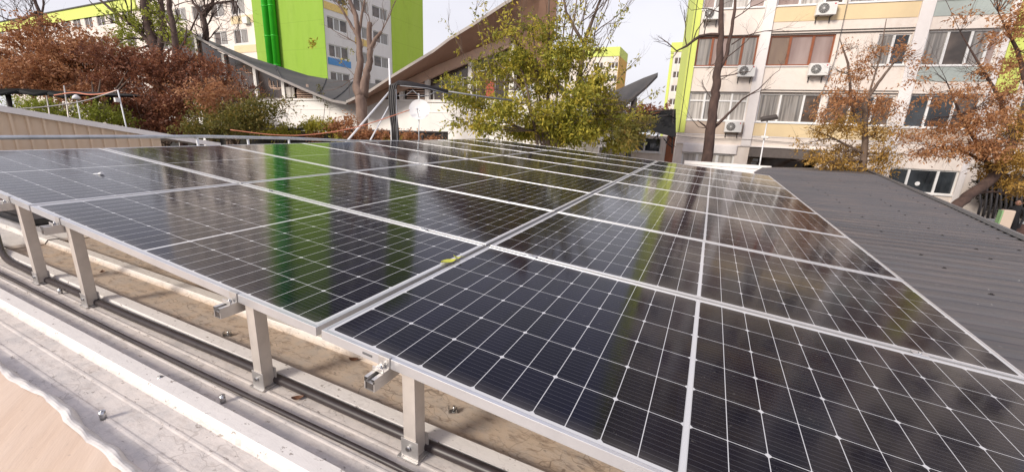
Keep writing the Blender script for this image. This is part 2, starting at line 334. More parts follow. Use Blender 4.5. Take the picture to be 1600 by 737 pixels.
# ---------------------------------------------------------------- shed roof under the array
def rib_profile(y0, y1, pitch, off, crest, slope, h, minor=True):
    pts = [(y0, 0)]; k = math.ceil((y0-off)/pitch)
    while off+k*pitch < y1-.06:
        c = off+k*pitch
        if c-crest/2-slope > y0:
            pts += [(c-crest/2-slope, 0), (c-crest/2, h), (c+crest/2, h), (c+crest/2+slope, 0)]
            if minor:
                for q in (.36, .64):
                    e = c+pitch*q
                    if e+.012 < y1 and e < .13: pts += [(e-.009, 0), (e-.003, .0022), (e+.003, .0022), (e+.009, 0)]
        k += 1
    return pts+[(y1, 0)]
def ribbed(mb, fx0, fx1, prof, z, nx=1):
    for i in range(len(prof)-1):
        (a, ha), (b, hb) = prof[i], prof[i+1]
        for k in range(nx):
            u0, u1 = k/nx, (k+1)/nx
            X = lambda y, u: fx0(y)+(fx1(y)-fx0(y))*u
            mb.quad((X(a, u0), a, z+ha), (X(a, u1), a, z+ha), (X(b, u1), b, z+hb), (X(b, u0), b, z+hb))
RZ = -.372
shed = thing('shed_building', 'low shed with worn white ribbed metal roof under the solar array', 'shed', (0, 5, GZ))
mb = MB(); ribbed(mb, lambda y: -3.68, lambda y: 2.9, rib_profile(-3.4, 17.2, .285, .118, .052, .022, .030), RZ)
mb.build('roof_sheet', M['roof'], shed)
mb = MB(); ribbed(mb, lambda y: -6.3, lambda y: -3.62, rib_profile(-3.4, 17.2, .285, .118, .060, .022, .030, False), RZ+.007)
mb.b((-3.622, -3.4, RZ-.004), (-3.62, 17.2, RZ+.007))
tag(mb.build('roof_sheet', M['roof'], shed), 'cleaner white ribbed sheet overlapping at the left')
mb = MB(); mb.b((-6.2, -3.3, GZ), (2.85, 17.1, RZ-.06)); mb.build('wall', M['beige_sh'], shed)
for (px_, py_) in [(250, 588), (159, 642), (93, 451), (347, 617)]:
    r = at(px_, py_, 1)-CAM; q = CAM+r*((RZ+.032-CAM.z)/r.z)
    s_ = MB(); s_.cyl(q-Vector((0, 0, .03)), q+Vector((0, 0, .001)), .0095, n=12); s_.cyl(q, q+Vector((0, 0, .004)), .0045, n=6)
    s_.build('roof_screw', M['steel'], shed)

# dark roof to the right
def eave(y): return 2.9+ (y-0)*0  # inner edge
AX = [(-3.4, 2.86), (5.13, 4.15), (8.15, 4.70), (20.7, 6.80)]
def outer(y):
    for (a, xa), (b, xb) in zip(AX, AX[1:]):
        if y <= b: return xa+(xb-xa)*(y-a)/(b-a)
    return AX[-1][1]
def inner(y): return 2.31 if y < 13 else 2.31+(y-13)*.17
annex = thing('annex_building', 'low annex with dark grey ribbed metal roof right of the array', 'annex', (3.5, 8, GZ))
DZ = -.215
prof = [(y, h) for y, h in rib_profile(-3.0, 16.0, .20, .03, .030, .014, .016, False)]
mb = MB(); ribbed(mb, inner, outer, prof, DZ); mb.build('roof_sheet', M['droof'], annex)
mb = MB(); mb.quad((inner(16), 16, DZ+.001), (outer(16), 16, DZ+.001), (6.78, 20.6, DZ-.02), (inner(16)+.45, 16.9, DZ-.005)); mb.build('roof_end_sheet', M['droof'], annex)
mb = MB()
for y0 in [-3+.6*i for i in range(39)]:
    y1 = y0+.6; a, b_ = outer(y0), outer(y1)
    fn = lambda u, v, w_: Vector((a+(b_-a)*w_+u, y0+(y1-y0)*w_, v))
    mb.prism([(-.035, DZ+.022), (.045, DZ+.022), (.045, DZ+.045), (-.02, DZ+.058)], 0, 1, fn)
    mb.prism([(.028, DZ-.12), (.045, DZ-.12), (.045, DZ+.022), (.028, DZ+.022)], 0, 1, fn)
mb.build('eave_trim', M['dtrim'], annex)
k = -2.4; mb = MB()
for y0 in [-3+.5*i for i in range(37)]:
    mb.b((inner(y0+.2)+.15, y0, GZ), (outer(y0)-.12, y0+.4999, DZ-.05))
mb.build('wall', M['beige_sh'], annex)
scr0 = None
for row, sp, st in ((.32, .6, .3), (.62, .6, .45), (.86, .6, .15)):
    for i in range(26):
        y = st+i*sp*.8 + random.uniform(-.03, .03)
        if y > 15.5: break
        if random.random() < .18: continue
        x = inner(y)+(outer(y)-inner(y))*row + random.uniform(-.05, .05)
        y = .03+round((y-.03)/.2)*.2
        if scr0 is None:
            s_ = MB(); s_.cyl((0, 0, 0), (0, 0, .003), .014, n=10); s_.cyl((0, 0, .003), (0, 0, .009), .007, n=6)
            scr0 = s_.build('roof_screw', M['black'], annex, local=True); o = scr0
        else: o = scr0.copy(); COL.objects.link(o)
        o.parent = annex; o.location = Vector((x, y, DZ+.016))-Vector((3.5, 8, GZ))
mb = MB(); mb.b((.2, 17.0, -.33), (3.2, 17.2, -.20)); mb.build('white_flashing', M['verge'], annex)

# ---------------------------------------------------------------- solar array
U = Vector((0.99786, 0, -0.06539)); V = Vector((0.0009, 0.9999, 0.01376)); Nn = U.cross(V).normalized(); V = Nn.cross(U)
def PM(u, v, n=0):
    mt = Matrix((U, V, Nn)).transposed().to_4x4(); mt.translation = U*u+V*v+Nn*n; return mt
GX, GY = .028, .020
p0 = None
cols = (('right', 0.), ('middle', -PL-GX), ('left', -2*PL-GX-.028))
ordn = ['nearest', 'second', 'third', 'fourth', 'fifth', 'sixth', 'seventh', 'farthest']
for cname, u0 in cols:
    for r_ in range(8):
        v0 = r_*(PW+GY)
        lab = '%s dark solar panel %s in the %s column of the array' % (ordn[r_], 'from the front' if 0 < r_ < 7 else ('at the front edge' if r_ == 0 else 'at the back edge'), cname)
        Mx = PM(u0+random.uniform(-.002, .002), v0, 0)
        if p0 is None:
            p0 = thing('solar_panel', lab, 'solar panel', mat=Mx, group='solar panels of the rooftop array')
            lp = .012; th = .035
            f = MB(); f.b((0, 0, -th), (PL, lp, 0)); f.b((0, PW-lp, -th), (PL, PW, 0)); f.b((0, lp, -th), (lp, PW-lp, 0)); f.b((PL-lp, lp, -th), (PL, PW-lp, 0))
            f.build('frame', M['alu'], p0, bevel=.0012, local=True)
            f = MB(); f.b((lp, lp, -.009), (PL-lp, PW-lp, -.0018)); f.build('glass', [M['cells']], p0, local=True)
            f = MB(); f.b((lp, lp, -.014), (PL-lp, PW-lp, -.0095)); f.build('backsheet', M['back'], p0, local=True)
        else: dup(p0, Mx, lab)
# rails with end clamps
def rail(u, first=None):
    r_ = MB(); w_, h = .040, .042; zt = -.037
    y0, y1 = -.065, 9.38
    prof = [(-w_/2, zt-h), (w_/2, zt-h), (w_/2, zt), (.008, zt), (.008, zt-.010), (.014, zt-.010), (.014, zt-.016), (-.014, zt-.016), (-.014, zt-.010), (-.008, zt-.010), (-.008, zt), (-w_/2, zt)]
    return prof, y0, y1
rail_us = [.275, 1.95, -.475, -1.965, -2.62, -4.15]
rlabs = ['aluminium mounting rail under the nearest right panel', 'aluminium mounting rail under the far right side of the array', 'aluminium mounting rail at the right of the middle column',
         'aluminium mounting rail at the left of the middle column', 'aluminium mounting rail just left of the gap between left and middle columns', 'aluminium mounting rail under the left edge of the array']
for u, lb in zip(rail_us, rlabs):
    t_ = thing('mounting_rail', lb, 'rail', mat=PM(u, 0), group='rails carrying the solar panels')
    prof, y0, y1 = rail(u); r_ = MB()
    r_.prism(prof, y0, y1, lambda a, b, c: Vector((a, c, b)))
    r_.f = r_.f[2:]; r_.mi = r_.mi[2:]; r_.smooth = r_.smooth[2:]
    # hollow-looking end: outer wall ring and a dark plate standing in for the shade inside
    r_.b((-.020, y0+.0003, -.079), (-.0165, y0+.3, -.053)); r_.b((.0165, y0+.0003, -.0792), (.0202, y0+.3, -.0528))
    r_.build('rail_profile', M['alu_raw'], t_, local=True)
    d_ = MB(); d_.b((-.0165, y0+.004, -.0785), (.0165, y0+.006, -.0535)); d_.build('hollow_shade', M['dframe'], t_, local=True)
    c_ = MB(); c_.b((-.022, -.030, -.0365), (.022, -.0012, -.0325)); c_.b((-.022, -.0045, -.0324), (.022, -.0012, .0012)); c_.b((-.022, -.0044, .0013), (.022, .009, .0035))
    c_.b((-.022, -.030, -.0324), (.022, -.0265, -.022))
    ck = c_.build('end_clamp', M['alu_raw'], t_, bevel=.0008, local=True)
    b_ = MB(); b_.cyl((0, -.016, -.0324), (0, -.016, -.024), .0068, n=6); b_.cyl((0, -.016, -.024), (0, -.016, -.019), .004, n=10)
    b_.build('clamp_bolt', M['steel'], ck, local=True)
# mid clamps sit in the gaps between the rows
mc0 = None
for u in (.275, 1.95, -.475, -1.965):
    for r_ in (1, 2, 3, 4):
        Mx = PM(u, r_*(PW+GY)-GY/2)
        lab = 'small mid clamp in the %s row gap, %s' % (['first', 'second', 'third', 'fourth'][r_-1], {.275: 'left part of right column', 1.95: 'right part of right column', -.475: 'right part of middle column', -1.965: 'left part of middle column'}[u])
        if mc0 is None:
            mc0 = thing('mid_clamp', lab, 'clamp', mat=Mx, group='mid clamps between panel rows')
            c_ = MB(); c_.b((-.025, -.019, .0006), (.025, .019, .0032)); c_.build('clamp_plate', M['alu'], mc0, bevel=.0008, local=True)
            c_ = MB(); c_.cyl((0, 0, .0033), (0, 0, .0085), .0062, n=6); c_.build('bolt', M['steel'], mc0, local=True)
        else: dup(mc0, Mx, lab)
# posts
def post(X, Y, h, lab):
    top = -X*.0655-.037+Y*.0138; ground = RZ+.003
    t_ = thing('support_post', lab, 'post', (X, Y, ground), group='short posts holding up the front edge'); Y = Y+.022
    lean = Vector((-.055, 0, 1)) if h > .4 else Vector((-.075, .0, 1))
    top_p = Vector((X, Y, 0))
    H = top-ground-.004
    sh = Matrix(((1, 0, -.09*0, 0), (0, 1, 0, 0), (0, 0, 1, 0), (0, 0, 0, 1)))
    B = Vector((X, Y, ground))
    def b(lo, hi, mbx): mbx.b([B[i]+lo[i] for i in range(3)], [B[i]+hi[i] for i in range(3)])
    p_ = MB()      # U channel open to the left, with a slot
    b((-.004, -.024, .006), (.044, -.0205, H), p_) ; b((-.004, .0205, .006), (.044, .024, H), p_); b((.0405, -.0205, .006), (.044, .0205, H), p_)
    b((-.004, -.0205, .006), (-.0005, -.007, H), p_); b((-.004, .007, .006), (-.0005, .0205, H), p_); b((-.004, -.007, .006), (-.0005, .007, H-.11), p_)
    q_ = p_.build('channel', M['alu_tan'], t_, bevel=.0008)
    p_ = MB(); b((-.004, -.0375, .0005), (.058, .0375, .0055), p_); b((-.024, -.0375, .0006), (-.0045, .0375, .0054), p_)
    b((-.012, -.0285, .0058), (-.0045, -.0245, .075), p_); b((-.0046, -.0285, .0058), (.056, -.0245, .075), p_); b((-.0046, .0245, .0058), (.056, .0285, .075), p_)
    p_.build('foot_bracket', M['alu_raw'], t_, bevel=.0008)
    for zz in (.05, H-.125, H-.15):
        p_ = MB(); p_.cyl(B+Vector((-.0045, 0, zz)), B+Vector((-.011, 0, zz)), .0085, n=6); p_.cyl(B+Vector((-.011, 0, zz)), B+Vector((-.017, 0, zz)), .0048, n=10)
        p_.build('bolt', M['steel'], t_)
    p_ = MB(); p_.cyl(B+Vector((.02, -.0287, .045)), B+Vector((.02, -.036, .045)), .0085, n=6); p_.build('bolt', M['steel'], t_)
for X, Y, h, lb in ((.335, .012, .27, 'short aluminium post nearest the camera, under the right panel'), (-.425, .012, .33, 'aluminium post left of the nearest one, under the middle column'),
                    (-1.925, .012, .45, 'tall aluminium post near the left end of the middle column'), (-2.575, .012, .48, 'leftmost tall aluminium post under the left column')):
    post(X, Y, h, lb)

# cables on the roof
def cable(name, lab, pts, r, mat, cat='cable'):
    c = MB(); P = [Vector(p) for p in pts]; out = []
    for i in range(len(P)-1):
        a, b = P[max(i-1, 0)], P[min(i+2, len(P)-1)]
        for k in range(6):
            t = k/6; t2, t3 = t*t, t*t*t
            out.append(.5*((2*P[i])+(P[i+1]-a)*t+(2*a-5*P[i]+4*P[i+1]-b)*t2+(3*P[i]-a-3*P[i+1]+b)*t3))
    out.append(P[-1]); c.tube(out, r, 10)
    return tag(c.build(name, mat), lab, cat)
cable('conduit_cable', 'thin dark cable running along the white roof in front of the posts', [(-6.0, -.05, RZ+.012), (-3, -.047, RZ+.012), (-2.2, -.052, RZ+.012), (-1.4, -.058, RZ+.012), (-.4, -.050, RZ+.012), (.4, -.043, RZ+.012), (1.4, -.052, RZ+.012), (2.8, -.05, RZ+.012)], .0095, M['hose'])
cable('conduit_hose', 'thick brown-black conduit running behind the post feet', [(-4.9, .33, -.20), (-4.0, .20, -.25), (-3.35, .075, RZ+.03), (-2.9, .052, RZ+.02), (-2.2, .050, RZ+.02), (-1.5, .053, RZ+.02), (-.6, .068, RZ+.02), (.25, .068, RZ+.02), (.9, .075, RZ+.02), (2.8, .075, RZ+.02)], .018, M['hose'])
mb = MB(); mb.b((-5.7, .48, -.36), (-4.42, 1.9, -.30)); mb.b((-5.65, .5, -.2998), (-4.45, .53, -.285)); mb.b((-5.65, .9, -.2998), (-4.45, .92, -.285))
tag(mb.build('cable_tray', M['darkbox'], bevel=.01), 'black flat tray lying on the roof under the left column', 'tray')
# beige sheet in the bottom left corner
t_ = thing('beige_cover_sheet', 'beige sheet with crumpled white edge in the bottom left corner', 'sheet', (-1, -1.4, -.33))
N_ = 260; xs = np.linspace(-3.4, 1.2, N_)
edge = [-.405+.010*math.sin(x*5.1)+.005*math.sin(x*13+1)+.002*math.sin(x*37)+.02*(x+1.0)*(-.35) for x in xs]
mb = MB(); mb.sm = True
for i in range(N_-1):
    for (a, za), (b, zb) in (((-2.4, .01), (-1.2, .02)), ((-1.2, .02), (-.62, .012)), ((-.62, .012), (None, .0))):
        z0 = -.335
        e0 = edge[i]-.030 if b is None else b; e1 = edge[i+1]-.030 if b is None else b
        mb.quad((xs[i], a, z0+za), (xs[i+1], a, z0+za), (xs[i+1], e1, z0+zb), (xs[i], e0, z0+zb))
mb.build('sheet', M['tarp'], t_)
mb = MB(); mb.sm = True
for i in range(N_-1):
    for j in range(6):
        def P(ii, jj):
            f_ = jj/6; wv = .0015*math.sin(xs[ii]*51+jj*1.3)+.003*math.sin(xs[ii]*17+jj*.6)
            return (xs[ii], edge[ii]-.034+.042*f_+wv*.5, -.3345+.006*math.sin(f_*math.pi)+wv*.6-.034*f_**3)
        mb.quad(P(i, j), P(i+1, j), P(i+1, j+1), P(i, j+1))
mb.build('white_edge', M['hem'], t_)
# litter
def leafobj(name, lab, loc, sz, mat, rz, curl=.3, cat='leaf'):
    mb = MB(); mb.sm = True; rows = 7
    o_ = Vector(loc)
    for i in range(rows):
        a0, a1 = i/rows, (i+1)/rows
        def W_(a): return sz*.30*math.sin(math.pi*min(1, a*1.02+.02))**.8+.0005
        def P(a, s_):
            x = sz*(a-.5); y = W_(a)*s_; z = sz*curl*((a-.5)**2)*1.4+abs(s_)*sz*.09
            return (o_.x+x*math.cos(rz)-y*math.sin(rz), o_.y+x*math.sin(rz)+y*math.cos(rz), o_.z+z)
        for s0, s1 in ((-1, 0), (0, 1)): mb.quad(P(a0, s0), P(a1, s0), P(a1, s1), P(a0, s1))
    c, s = math.cos(rz), math.sin(rz)
    mb.tube([o_+Vector((c*sz*.48, s*sz*.48, sz*curl*.33)), o_+Vector((c*sz*.9, s*sz*.9, sz*.22))], .0006, 5)
    return tag(mb.build(name, mat), lab, cat)
M['lfy'] = plain('yellow_leaf', (.50, .50, .06), .5, 0, .15, 60); M['lfb'] = plain('brown_leaf', (.16, .07, .035), .6, 0, .3, 60)
def on(px_, py_, z):
    r = at(px_, py_, 1)-CAM; return CAM+r*((z-CAM.z)/r.z)
q = U*(-.025)+V*.80
leafobj('fallen_leaf', 'yellow-green leaf lying in the gap beside the nearest panels', (q.x+.0, q.y-.02, q.z+.004), .085, M['lfy'], R(62), .12)
q = U*(-.014)+V*.845
leafobj('fallen_leaf', 'small folded yellow leaf tip beside the larger leaf in the panel gap', (q.x, q.y, q.z+.008), .045, M['lfy'], R(20), .9)
for i, (px_, py_, lb) in enumerate([(465, 622, 'brown dry leaf scrap on the roof between nearest posts'), (412, 507, 'dark brown leaf curled under the middle column'), (553, 562, 'dark rust-brown leaf beneath the panel corner'), (160, 425, 'rusty leaf scrap under the middle column near the left posts'), (300, 460, 'brown leaf scrap near the middle of the panel shade')]):
    q = on(px_, py_, RZ+.004); leafobj('fallen_leaf', lb, q, .045, M['lfb'], random.uniform(0, 3), .35)
# loose clamps on roof
for lb, (px_, py_) in (('loose metal clamp left on the roof right of the nearest post', (708, 643)), ('loose metal bolt lying left of the second post', (356, 524))):
    q = on(px_, py_, RZ+.001); mb = MB(); Mx = Matrix.Translation(q) @ Matrix.Rotation(.6, 4, 'Z')
    mb.b((-.018, -.010, 0), (.018, .010, .004), Mx); mb.b((-.018, -.010, .0042), (-.014, .010, .022), Mx); mb.b((.010, -.010, .0042), (.014, .010, .016), Mx)
    mb.cyl(Mx @ Vector((0, 0, .004)), Mx @ Vector((.004, 0, .024)), .004, n=8); tag(mb.build('loose_clamp', M['steel']), lb, 'clamp')
d_ = MB(); d_.b((.185, -.0012, -.022), (.225, -.0002, -.014)); d_.build('frame_slot', M['dtrim'], p0, local=True)
# scuff / white tab on left panel
q = PM(-2*PL-GX-.028+1.46, .60, .0005)
mb = MB(); mb.cyl(q @ Vector((0, 0, -.001)), q @ Vector((0, 0, .001)), .03, n=16); mb.cyl(q @ Vector((.02, 0, .001)), q @ Vector((.045, .01, .012)), .012, n=8)
tag(mb.build('rubber_pad', M['back']), 'small white blob stuck on the nearest left panel', 'blob')

# handrail beyond the left edge
t_ = thing('side_rail', 'long grey galvanised pipe rail on short posts beyond the left column', 'rail', (-5.2, 3, RZ))
mb = MB(); mb.tube([(-5.2, -1.5, .37), (-5.2, .6, .395), (-5.2, 1.4, .405), (-5.2, 2.5, .415), (-5.2, 3.7, .395), (-5.2, 5.2, .345), (-5.2, 9.5, .31)], .022, 10); mb.build('top_pipe', M['galv'], t_)
for y, zt in ((2.37, .40), (3.05, .385), (3.72, .378), (5.2, .32), (6.6, .31), (.5, .37)):
    mb = MB(); mb.cyl((-5.2, y, RZ), (-5.2, y, zt), .016, n=8); mb.build('rail_post', M['white_pipe'], t_)

# ---------------------------------------------------------------- neighbouring beige shed, far left
t_ = thing('neighbour_shed', 'beige ribbed-clad shed wall with sloping white verge at the left', 'shed', (-6.5, 1, GZ))
vz = lambda y: .63-.19*(y-1.0)
mb = MB(); y = -3.5; poly = []
pts = []
while y < 2.52:
    pts += [(y, 0), (y+.092, 0), (y+.098, .030), (y+.120, .030), (y+.128, 0)]; y += .135
pts = [p for p in pts if p[0] <= 2.53]+[(2.53, 0)]
for (a, ha), (b, hb) in zip(pts, pts[1:]):
    mb.quad((-6.5+ha, a, GZ), (-6.5+hb, b, GZ), (-6.5+hb, b, vz(b)), (-6.5+ha, a, vz(a)))
mb.build('clad_wall', M['beige_sh'], t_)
mb = MB(); mb.quad((-6.5, 2.53, GZ), (-12, 2.53, GZ), (-12, 2.53, vz(2.53)), (-6.5, 2.53, vz(2.53))); mb.build('side_wall', M['beige_sh'], t_)
mb = MB()
mb.prism([(-3.5, vz(-3.5)+.005), (3.35, vz(3.35)+.005), (3.35, vz(3.35)+.075), (-3.5, vz(-3.5)+.075)], 0, 1, lambda u, v, w_: Vector((-6.49+.05*w_, u, v)))
mb.build('verge_trim', M['verge'], t_)
mb = MB(); mb.prism([(-3.5, vz(-3.5)+.02), (3.33, vz(3.33)+.02), (3.33, vz(3.33)+.06), (-3.5, vz(-3.5)+.06)], 0, 1, lambda u, v, w_: Vector((-6.492-5.5*w_, u, v))); mb.build('roof_sheet', M['verge'], t_)
mb = MB(); mb.cyl((-6.45, 3.3, GZ), (-6.45, 3.3, vz(3.3)), .03, n=8); mb.cyl((-6.45, 3.45, .12), (-6.45, 7.5, -.02), .025, n=8); mb.build('gutter_pipe', M['galv'], t_)

# ---------------------------------------------------------------- buildings: facade helper
class Facade:
    "vertical wall through origin o, right-hand tangent t, outward normal n"
    def __init__(s, o, t, n): s.o = Vector(o); s.t = Vector(t).normalized(); s.n = Vector(n).normalized()
    def p(s, a, z, d=0): v = s.o+s.t*a+s.n*d; return Vector((v.x, v.y, z))
    def box(s, mb, a0, a1, z0, z1, d0, d1):
        vs = [s.p(a, z, d) for d in (d0, d1) for z in (z0, z1) for a in (a0, a1)]
        mb.add(vs, [(0,1,3,2),(4,6,7,5),(0,4,5,1),(2,3,7,6),(0,2,6,4),(1,5,7,3)])
    def wall(s, mb, a0, a1, z0, z1, holes, depth=.25):
        A = sorted(set([a0, a1]+[h[i] for h in holes for i in (0, 1)])); Z = sorted(set([z0, z1]+[h[i] for h in holes for i in (2, 3)]))
        A = [a for a in A if a0 <= a <= a1]; Z = [z for z in Z if z0 <= z <= z1]
        for i in range(len(A)-1):
            for j in range(len(Z)-1):
                ca, cz = (A[i]+A[i+1])/2, (Z[j]+Z[j+1])/2
                if any(h[0] < ca < h[1] and h[2] < cz < h[3] for h in holes): continue
                mb.quad(s.p(A[i], Z[j]), s.p(A[i+1], Z[j]), s.p(A[i+1], Z[j+1]), s.p(A[i], Z[j+1]))
        for h in holes:
            l, r, b, t = h[:4]
            for p_, q_ in (((l, b), (r, b)), ((r, b), (r, t)), ((r, t), (l, t)), ((l, t), (l, b))):
                mb.quad(s.p(*p_), s.p(*q_), s.p(*q_, -depth), s.p(*p_, -depth))
    def window(s, par, l, r, b, t, panes, fm, gm, fr=.06, depth=.14, transom=None, sill=True, mull=None, lab=None):
        "panes: list of fractions where mullions stand; gm: list of glass materials, one per pane"
        f = MB(); d0, d1 = -depth, -depth+.07
        s.box(f, l, r, b, b+fr, d0, d1); s.box(f, l, r, t-fr, t, d0, d1); s.box(f, l, l+fr, b+fr, t-fr, d0, d1); s.box(f, r-fr, r, b+fr, t-fr, d0, d1)
        for m_ in panes:
            x = l+(r-l)*m_; s.box(f, x-fr*.75, x+fr*.75, b+fr, t-fr, d0+.001, d1+.012)
        if transom: s.box(f, l+fr, r-fr, transom-fr*.6, transom+fr*.6, d0+.002, d1+.006)
        o = f.build('window', fm, par)
        if lab: o['label'] = lab
        ed = [0]+list(panes)+[1]
        for k_ in range(len(ed)-1):
            g_ = MB(); a0, a1 = l+(r-l)*ed[k_], l+(r-l)*ed[k_+1]
            s.box(g_, a0+fr*.5, a1-fr*.5, b+fr*.5, t-fr*.5, d0+.015+.002*(k_ % 2), d0+.03+.002*(k_ % 2)); g_.build('pane', gm[k_ % len(gm)], o)
        if sill:
            g_ = MB(); s.box(g_, l-.04, r+.04, b-.05, b-.002, -depth+.01, .06); g_.build('sill', M['wframe'], o)
        return o
def closed_shell(F, mb, a0, a1, z0, z1, deep, holes=()):
    F.wall(mb, a0, a1, z0, z1, list(holes))
    P = F.p
    mb.quad(P(a0, z0, -deep), P(a0, z0), P(a0, z1), P(a0, z1, -deep)); mb.quad(P(a1, z0), P(a1, z0, -deep), P(a1, z1, -deep), P(a1, z1))
    mb.quad(P(a1, z0, -deep), P(a0, z0, -deep), P(a0, z1, -deep), P(a1, z1, -deep)); mb.quad(P(a0, z1), P(a1, z1), P(a1, z1, -deep), P(a0, z1, -deep))

# ---------------------------------------------------------------- right apartment block
F = Facade((-1.77488, 23.91422, 0), (0.99339, 0.11480, 0), (0.11480, -0.99339, 0))
rb = thing('apartment_block', 'near white apartment block with lime corner strip and air conditioners, right', 'building', F.p(8, GZ))
holes = []; wins = []
fl = 2.72
for k_ in range(8):
    zb, ztp = 1.66+fl*k_, 3.09+fl*k_
    wins += [(1.42, 4.25, zb, ztp, 'b1', k_), (4.76, 7.52 if k_ != 1 else 7.50, zb, ztp-.03, 'b2', k_), (7.72 if k_ != 1 else 9.18, 10.42, zb, ztp-.08, 'b3', k_), (10.98, 13.55, zb-.04, ztp, 'b4', k_)]
for l, r, b, t, nm, k_ in wins: holes.append((l, r, b, t))
gh = [(1.45, 4.10, -1.1, -.06), (4.73, 7.9, GZ, .36), (10.95, 13.6, -1.42, -.28)]
extra = []
for k_ in range(8):
    for q in range(2): extra.append((14.9+q*3.1, 17.2+q*3.1, 1.66+fl*k_, 3.09+fl*k_))
holes += gh+extra
mb = MB(); closed_shell(F, mb, 1.06, 22, GZ, 26.0, 12, holes); mb.build('wall', M['wallw'], rb)
# pillars proud of the wall
for a0, a1 in ((4.27, 4.72), (10.45, 10.94), (13.58, 13.80)):
    mb = MB(); F.box(mb, a0, a1, .42 if a0 < 10 else GZ, 26.0, 0.002, .09); mb.build('pillar', M['wallp'], rb)
mb = MB(); F.box(mb, 1.062, 1.40, .97, 26.0, .002, .05); F.box(mb, 1.03, 1.058, .97, 26.0, -12, .05); mb.build('lime_corner_strip', M['lime'], rb)
mb = MB(); F.box(mb, 1.10, 1.13, .97, 26.0, .0505, .075); mb.build('downpipe', M['dframe'], rb)
mb = MB(); F.box(mb, 13.85, 14.6, 3.2, 8.2, .002, .06); tag(mb.build('lime_corner_strip', M['lime'], rb), 'bright lime strip behind the orange tree')
mb = MB(); F.box(mb, 1.04, 22, .38, .44, .003, .07); F.box(mb, 1.04, 22, .90, .94, .003, .03); mb.build('string_course', M['wallp'], rb)
for k_ in range(8):
    zb = 1.60+fl*k_; lo = zb-.66
    for a0, a1, mt in ((1.42, 4.255, 'spb' if k_ == 0 else None), (4.735, 10.435, 'spy' if k_ != 1 else None), (10.955, 13.56, 'spb' if k_ == 0 else 'spt')):
        if mt:
            mb = MB(); F.box(mb, a0, a1, lo+.01, zb-.01, .003, .022); mb.build('spandrel_panel', M[mt], rb)
    # lintel line and blind rail over the long bay
    mb = MB(); F.box(mb, 4.735, 10.44, 3.10+fl*k_, 3.13+fl*k_, .003, .07); mb.build('lintel_rail', M['dframe'], rb); mb = MB(); F.box(mb, 4.735, 10.44, 3.22+fl*k_, 3.245+fl*k_, .003, .05); mb.build('lintel_rail', M['dframe'], rb)
    mb = MB(); F.box(mb, 1.42, 4.255, 3.10+fl*k_, 3.125+fl*k_, .003, .05); mb.build('lintel_rail', M['dframe'], rb); mb = MB(); F.box(mb, 10.955, 13.56, 3.10+fl*k_, 3.125+fl*k_, .003, .05); mb.build('lintel_rail', M['dframe'], rb)
for l, r, b, t, nm, k_ in wins:
    if nm == 'b1':
        if k_ == 0: F.window(rb, l, r, b, t, [.27, .45, .73], M['wframe'], [M['cur_a'], M['cur_b'], M['cur_a'], M['cur_a']], transom=t-.42, lab='white window with upper lights and net curtains')
        elif k_ == 1: F.window(rb, l, r, b, t, [.26, .52, .76], M['bframe'], [M['cur_b'], M['cur_r'], M['cur_b'], M['cur_b']], fr=.07, lab='brown-framed window above the air conditioner')
        else: F.window(rb, l, r, b, t, [.2, .5, .75], M['wframe'], [M['cur_r'], M['cur_b'], M['cur_a']])
    elif nm == 'b2':
        if k_ == 1: F.window(rb, l, r, b, t, [.33, .68], M['bframe'], [M['cur_br'], M['cur_r'], M['cur_r']], fr=.07, lab='brown-framed window with drawn blinds')
        else: F.window(rb, l, r, b, t, [.35, .72], M['wframe'], [M['cur_b'], M['cur_b'], M['glass_w']] if k_ == 0 else [M['cur_r'], M['cur_a'], M['glass_w']])
    elif nm == 'b3': F.window(rb, l, r, b, t, [.38, .72] if k_ != 1 else [.5], M['wframe'], [M['glass_w'], M['glass'], M['glass_w']] if k_ == 0 else [M['cur_b'], M['glass']])
    else: F.window(rb, l, r, b, t, [.30, .66] if k_ != 1 else [.3, .62, .86], M['wframe'], [M['glass'], M['glass'], M['glass_w']] if k_ == 0 else [M['cur_b'], M['glass_w'], M['cur_b'], M['cur_r']])
for l, r, b, t in extra: F.window(rb, l, r, b, t, [.5], M['wframe'], [M['glass_w']])
F.window(rb, 1.45, 4.10, -1.1, -.06, [.3, .68], M['wframe'], [M['cur_a']], fr=.09)
mb = MB(); F.box(mb, 1.43, 4.12, -.05, .38, .004, .10); mb.build('shutter_box', M['wallp'], rb)
mb = MB(); F.box(mb, 4.73, 7.9, GZ, .36, -1.5, -1.45); mb.build('recess_back', M['spb'], rb)
mb = MB(); F.box(mb, 4.74, 7.88, -.12, .33, -.25, .22); mb.build('awning_box', plain('grey_brown_awning', (.12, .10, .09), .6), rb)
mb = MB(); F.box(mb, 5.5, 7.85, GZ, -.2, -1.2, -1.15); mb.build('entrance_screen', M['glass_w'], rb)
F.window(rb, 10.95, 13.6, -1.42, -.28, [.30, .72], M['wframe'], [M['glass'], M['glass'], M['glass']], lab='dark ground floor window with a round sticker')
mb = MB(); q = F.p(12.2, -.98, -.09); mb.cyl(q, q+F.n*.006, .10, n=20); mb.build('round_sticker', M['wframe'], rb)
# cables on the facade
def fcable(pts, lab):
    cable('facade_cable', lab, [F.p(a, z, .1) for a, z in pts], .012, M['dframe'])
fcable([(1.0, .78), (2.5, .70), (4.5, .74), (7, .66), (9, .70)], 'thin dark cable sagging along the white string course')
fcable([(7.6, 8.5), (7.62, 5.8), (7.60, 4.4), (7.3, 2.6)], 'thin dark cable hanging down between the windows')

